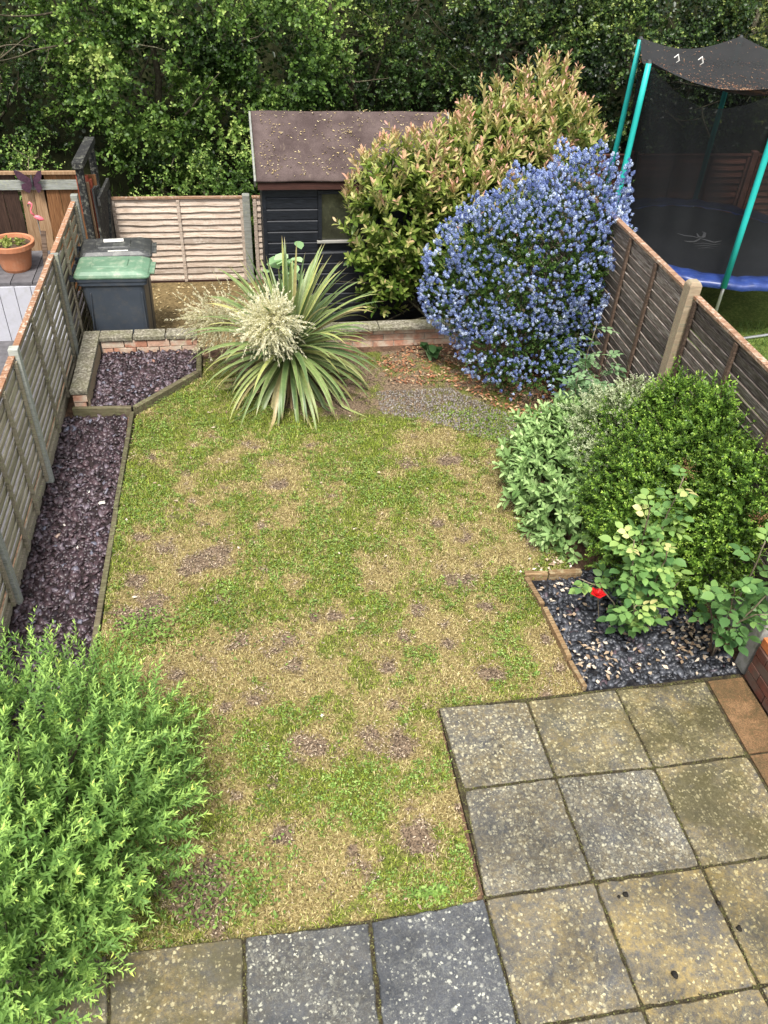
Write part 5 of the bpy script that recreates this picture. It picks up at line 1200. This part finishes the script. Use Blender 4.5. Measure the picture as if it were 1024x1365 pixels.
# roses with individually picked-out compound leaves
def rose_leaf_mesh(mat, seed, L=.06, n=5):
    r_ = random.Random(seed); P = []; D = []; Nn = []; Ls = []
    for i in range(n):
        if i == n-1: p = (.115, 0, -.012); d = (1, 0, -.15); l = 1.15
        else:
            s = 1 if i % 2 else -1; p = (.045+.04*(i//2), s*.004, 0); d = (.55, s*.9, -.05); l = .85+.15*(i//2)
        P.append(p); D.append(d); Nn.append((r_.gauss(0, .2), r_.gauss(0, .25), 1)); Ls.append(L*l*r_.uniform(.9, 1.1))
    # detailed leaflet: pointed oval folded along the midrib
    T = np.array([[0, 0, 0], [.15, -.26, .05], [.15, .26, .05], [.25, 0, 0], [.42, -.38, .07], [.42, .38, .07], [.5, 0, 0], [.7, -.3, .04], [.7, .3, .04], [.75, 0, -.02], [1, 0, -.1]])
    Fc = np.array([[0, 1, 3], [0, 3, 2], [1, 4, 6], [1, 6, 3], [3, 6, 5], [3, 5, 2], [4, 7, 9], [4, 9, 6], [6, 9, 8], [6, 8, 5], [7, 10, 9], [9, 10, 8]])
    V, F, k = leaves(np.array(P), np.array(D), np.array(Nn), np.array(Ls), np.array(Ls)*.92, (T, Fc))
    # stalk
    sV = np.array([[0, -.0015, 0], [0, .0015, 0], [.12, .001, -.012], [.12, -.001, -.012]]); b = len(V)
    V = np.concatenate([V, sV]); F = np.concatenate([F, np.array([[b, b+1, b+2], [b, b+2, b+3]])])
    tt = np.repeat(np.array([r_.uniform(0, .3) for _ in range(n)]), k); tt = np.concatenate([tt, np.full(4, .2)])
    return V, F, tt
def rose(label, base, canes, mat, nl, L=.06, tlo=.15, thi=.8, seed=1, tips=None):
    t = empty('rose_bush', base, label, 'rose bush'); rg = random.Random(seed)
    meshes = []
    for s in range(6):
        V, F, tt = rose_leaf_mesh(mat, seed*10+s, L); lv = tlo+(thi-tlo)*s/5
        meshes.append((lv, np_mesh('leaf', V, F, mat, np.clip(tt+lv-.1, 0, 1))))
    for ci, (p1, p2, cnt) in enumerate(canes):
        b = Vector(base); p1 = Vector(p1); p2 = Vector(p2); pts = []
        for k in range(9):
            u = k/8; pts.append(b*(1-u)**2+p1*2*u*(1-u)+p2*u*u+Vector((rg.gauss(0, .006), rg.gauss(0, .006), 0)))
        MB().tube(pts, [.008*(1-.6*k/8) for k in range(9)], 6).build('cane', M['batten_dark'] if ci % 2 else M['twig'], t, smooth=True)
        for q in range(cnt):
            u = .3+.7*(q+rg.random()*.5)/cnt; i = min(int(u*8), 7); p = pts[i].lerp(pts[i+1], u*8-i)
            d = Vector((rg.gauss(0, 1), rg.gauss(0, 1)-.35, rg.uniform(-.1, .6))).normalized()
            lv = min(5, max(0, int(6*(u*.75+rg.uniform(-.1, .25)))))
            rot = d.to_track_quat('X', 'Z').to_euler(); o = link_mesh('leaf', meshes[lv][1], t, p, rot); s = rg.uniform(.75, 1.25); o.scale = (s, s, s)
    return t
M_r = M['lf_rose']
rose('green rose bush with yellowing top shoot in front of the bright bush', (2.5, 3.55, -.03),
     [((2.5, 3.5, .75), (2.6, 3.62, 1.22), 20), ((2.4, 3.5, .65), (2.42, 3.58, 1.02), 20), ((2.35, 3.45, .55), (2.32, 3.48, .85), 16), ((2.55, 3.4, .5), (2.52, 3.4, .8), 14), ((2.4, 3.3, .35), (2.35, 3.3, .45), 12), ((2.6, 3.35, .4), (2.6, 3.3, .62), 10), ((2.35, 3.6, .3), (2.12, 3.62, .4), 9), ((2.5, 3.4, .2), (2.5, 3.25, .25), 9)], M_r, 0, .06, seed=2, tlo=.05, thi=.85)
rose('rose shoots with large leaves arching in from the right above the brick wall', (2.98, 3.2, -.02),
     [((2.95, 3.15, .8), (2.9, 3.1, 1.12), 7), ((2.9, 3.1, .6), (2.74, 3.0, .85), 9), ((3.0, 3.05, .7), (3.02, 2.95, .95), 8), ((2.85, 3.2, .4), (2.72, 3.15, .6), 9), ((2.9, 3.1, .5), (2.95, 2.9, .7), 7)], M_r, 0, .066, seed=3, tlo=.05, thi=.6)
rose('bluish green climbing rose against the dark fence behind the sage mound', (3.0, 5.95, -.02),
     [((2.85, 5.8, .4), (2.8, 5.75, .7), 15), ((2.75, 5.8, .3), (2.68, 5.75, .45), 14), ((2.9, 5.7, .4), (2.92, 5.65, .75), 14), ((3.0, 5.95, .4), (2.95, 5.95, .8), 13), ((2.9, 5.9, .35), (2.85, 5.85, .6), 12), ((3.1, 5.9, .5), (3.1, 5.85, .85), 12), ((2.95, 6.0, .5), (3.05, 6.1, 1.0), 10), ((2.8, 5.9, .2), (2.72, 5.85, .35), 8), ((3.0, 5.8, .3), (3.0, 5.7, .5), 10)], M['lf_rose_blue'], 0, .06, seed=4)
# red rose bloom belongs to the front rose
bp = Vector((*G(797, 792, .3), .3)); rs = [o for o in COL.objects if o.name == 'rose_bush'][0]
fm = MB()
for r_i, (nn_, rr, tilt) in enumerate(((3, .02, .25), (4, .033, .6), (5, .048, 1.0))):
    for k in range(nn_):
        a = 2*math.pi*k/nn_+r_i; ca, sa = math.cos(a), math.sin(a); tx, ty = -sa, ca; h = .03*math.cos(tilt)
        fm.add([(bp.x, bp.y, bp.z), (bp.x+ca*rr*.6+tx*rr*.6, bp.y+sa*rr*.6+ty*rr*.6, bp.z+h*.6), (bp.x+ca*rr*1.2, bp.y+sa*rr*1.2, bp.z+h), (bp.x+ca*rr*.6-tx*rr*.6, bp.y+sa*rr*.6-ty*rr*.6, bp.z+h*.6)], [(0, 1, 2, 3)])
fm.build('rose_flower', M['red_petal'], rs)
MB().tube([bp, (bp.x+.06, bp.y, .06), (2.5, 3.55, 0)], [.003, .004, .005], 5).build('cane', M['twig'], rs)
# dead brown flower heads above the roses
def dead_head(c, r, n, par):
    P = np.tile(np.array(c), (n, 1)); D = rdir(n)*[1, 1, .7]+[0, 0, .5]; V, F, T = shoots(P, D, r, 6, .8, .016, .006, LANCE); o = np_obj('dead_flower_head', V, F, M['brown_flower'], par, T); return o
dead_head((2.78, 3.85, 1.08), .1, 26, rs)
r2 = [o for o in COL.objects if o.name.startswith('rose_bush')][1]
dead_head((2.86, 3.18, 1.2), .08, 22, r2)

# plants by the far wall
def big_leaf_plant(name, label, base, spots, mat, L, W_, droop=.3):
    t = empty(name, base, label, 'plant'); rg = random.Random(5)
    T = np.array([[0, 0, 0], [.12, -.3, .04], [.12, .3, .04], [.3, 0, 0], [.4, -.5, .05], [.4, .5, .05], [.55, 0, -.02], [.75, -.4, .0], [.75, .4, .0], [.8, 0, -.05], [1, 0, -.14]])
    Fc = np.array([[0, 1, 3], [0, 3, 2], [1, 4, 6], [1, 6, 3], [3, 6, 5], [3, 5, 2], [4, 7, 9], [4, 9, 6], [6, 9, 8], [6, 8, 5], [7, 10, 9], [9, 10, 8]])
    V, F, k = leaves(np.zeros((1, 3)), np.array([[1., 0, 0]]), np.array([[0, 0, 1.]]), np.array([L]), np.array([W_]), (T, Fc))
    mss = [np_mesh('leaf', V, F, mat, np.full(len(V), q)) for q in (.1, .5, .9)]
    for (x, y, z, az, el, s) in spots:
        p = Vector((x, y, z)); b = Vector(base); d = Vector((math.cos(az)*math.cos(el), math.sin(az)*math.cos(el), math.sin(el)))
        MB().tube([b, b.lerp(p, .5)+Vector((0, 0, .04)), p], [.006, .005, .003], 5).build('stalk', M['lf_mint'], t)
        o = link_mesh('leaf', mss[rg.randint(0, 2)], t, p, d.to_track_quat('X', 'Z').to_euler()); o.scale = (s, s, s)
    return t
rg = random.Random(9); sp = []
for k in range(22): sp.append((.5+rg.gauss(0, .09), 7.95+rg.gauss(0, .06), .6+rg.random()*.42, rg.uniform(-2.8, -.3), rg.uniform(-.2, .5), rg.uniform(.8, 1.2)))
big_leaf_plant('broad_leaved_plant', 'pale mint green broad leaved plant behind the flax, before the shed', (.55, 8.02, .1), sp, M['lf_mint'], .15, .12)
sp = []
for k in range(10): sp.append((G(574, 475)[0]+rg.gauss(0, .05), G(574, 475)[1]+rg.gauss(0, .04), .05+rg.random()*.14, rg.uniform(-3, 0), rg.uniform(-.5, .4), rg.uniform(.8, 1.2)))
big_leaf_plant('dock_plant', 'small dark broad leaved plant at the left foot of the blue shrub', (*G(574, 480), -.02), sp, M['lf_dock'], .13, .1)

# ------------------------------------------------------------------ FLAX / CORDYLINE
CF = Vector((.42, 6.95, .42))
fx = empty('cordyline', (CF.x, CF.y, -.02), 'spiky sword leaved cordyline with cream flower plumes at the far end of the lawn', 'cordyline')
MB().tube([(CF.x, CF.y, -.05), (CF.x+.02, CF.y, .15), (CF.x, CF.y, .42)], [.085, .075, .06], 12).build('trunk', M['bark'], fx, smooth=True)
def sword(parent, base, az, el, L, Wd, droop, name='leaf'):
    n = 10; V = []; T = []; E = []
    d = Vector((math.cos(az)*math.cos(el), math.sin(az)*math.cos(el), math.sin(el))); side = Vector((-math.sin(az), math.cos(az), 0)); p = Vector(base)
    tw = rnd.gauss(0, .25)
    for i in range(n+1):
        u = i/n; w = Wd*min(1, .45+u*2.2)*(1-u**2.6)**.8+.0006
        up_ = d.cross(side).normalized()*-1; s = (side*math.cos(tw*u)+up_*math.sin(tw*u)); up2 = s.cross(d).normalized()
        V += [tuple(p-s*w/2+up2*w*.16), tuple(p-up2*.0), tuple(p+s*w/2+up2*w*.16)]; T += [u]*3; E += [1, 0, 1]
        d = (d+Vector((0, 0, -droop*(.3+1.6*u*u)/n*2))).normalized()
        if p.z < .03 and d.z < 0: d.z *= .1; d.normalize()
        p = p+d*(L/n)
    F = []
    for i in range(n):
        for k in (0, 1): F.append((3*i+k, 3*i+k+1, 3*i+k+4, 3*i+k+3))
    o = np_obj(name, np.array(V), np.array(F), M['sword'], parent, np.array(T), True, origin=base); add_attr(o.data, 'edge', np.array(E, float)); return o
for k in range(235):
    u = (k+.5)/235; az = k*2.39996+rnd.gauss(0, .15); el = RAD(82)-u**.8*RAD(112)+rnd.gauss(0, .12)
    L = rnd.uniform(.72, 1.04)*(1-.15*abs(u-.4)); b = CF+Vector((math.cos(az)*.05, math.sin(az)*.05, .12-.24*u))
    sword(fx, b, az, el, L, rnd.uniform(.038, .058), .3+.85*u+rnd.uniform(-.1, .15))
M['dead_sword'] = m_leaf('dead_sword_leaf', [(0, (.3, .2, .1)), (1, (.42, .32, .18))], .8, .1)
for k in range(34):
    az = rnd.uniform(0, 6.28); sword(fx, CF+Vector((math.cos(az)*.05, math.sin(az)*.05, -.16)), az, RAD(rnd.uniform(-60, -15)), rnd.uniform(.35, .6), rnd.uniform(.02, .035), .9, 'dead_leaf').data.materials[0] = M['dead_sword']
def plume(parent, c, main_dir, n, L, tlo):
    """flower plume: curved fleshy side spikes beset with tiny florets"""
    c = Vector(c); md = Vector(main_dir).normalized(); Vs = []; Fs = []; Ts = []; b = 0
    ax = MB().tube([CF, CF.lerp(c, .6)+Vector((0, 0, .08)), c, c+md*.04], [.018, .015, .01, .004], 7); ax.build('plume_stalk', M['cream'], parent, smooth=True)
    PP = []; DD = []
    for k in range(n):
        d = (md*rnd.uniform(.1, 1.0)+Vector((rnd.gauss(0, 1), rnd.gauss(0, 1), rnd.gauss(0, 1)))*.75).normalized(); p = c+md*rnd.uniform(-.15, .12)+Vector((rnd.gauss(0, .035), rnd.gauss(0, .035), rnd.gauss(0, .03))); l = L*rnd.uniform(.6, 1.1); pts = []
        for i in range(9):
            pts.append(p.copy()); d = (d+Vector((rnd.gauss(0, .1), rnd.gauss(0, .1), -.06+rnd.gauss(0, .06)))).normalized(); p = p+d*l/8
        for i in range(8):
            for q in range(7):
                u = rnd.random(); w = pts[i].lerp(pts[i+1], u); rr = Vector((rnd.gauss(0, 1), rnd.gauss(0, 1), rnd.gauss(0, 1))).normalized()
                PP.append(w); DD.append(rr*.55+(pts[i+1]-pts[i]).normalized()*.9)
    PP = np.array(PP); DD = np.array(DD); m_ = len(PP)
    V, F, kk = leaves(PP, DD, rdir(m_), RG.uniform(.018, .034, m_), RG.uniform(.005, .009, m_), LANCE)
    o = np_obj('flower_plume', V, F, M['cream'], parent, np.repeat(np.clip(RG.normal(tlo, .22, m_), 0, 1), kk)); o['kind'] = 'stuff'
plume(fx, (.24, 6.62, .84), (.0, -.6, .6), 470, .33, .72)
plume(fx, (-.2, 7.4, .52), (-.85, .1, -.1), 170, .42, .5)
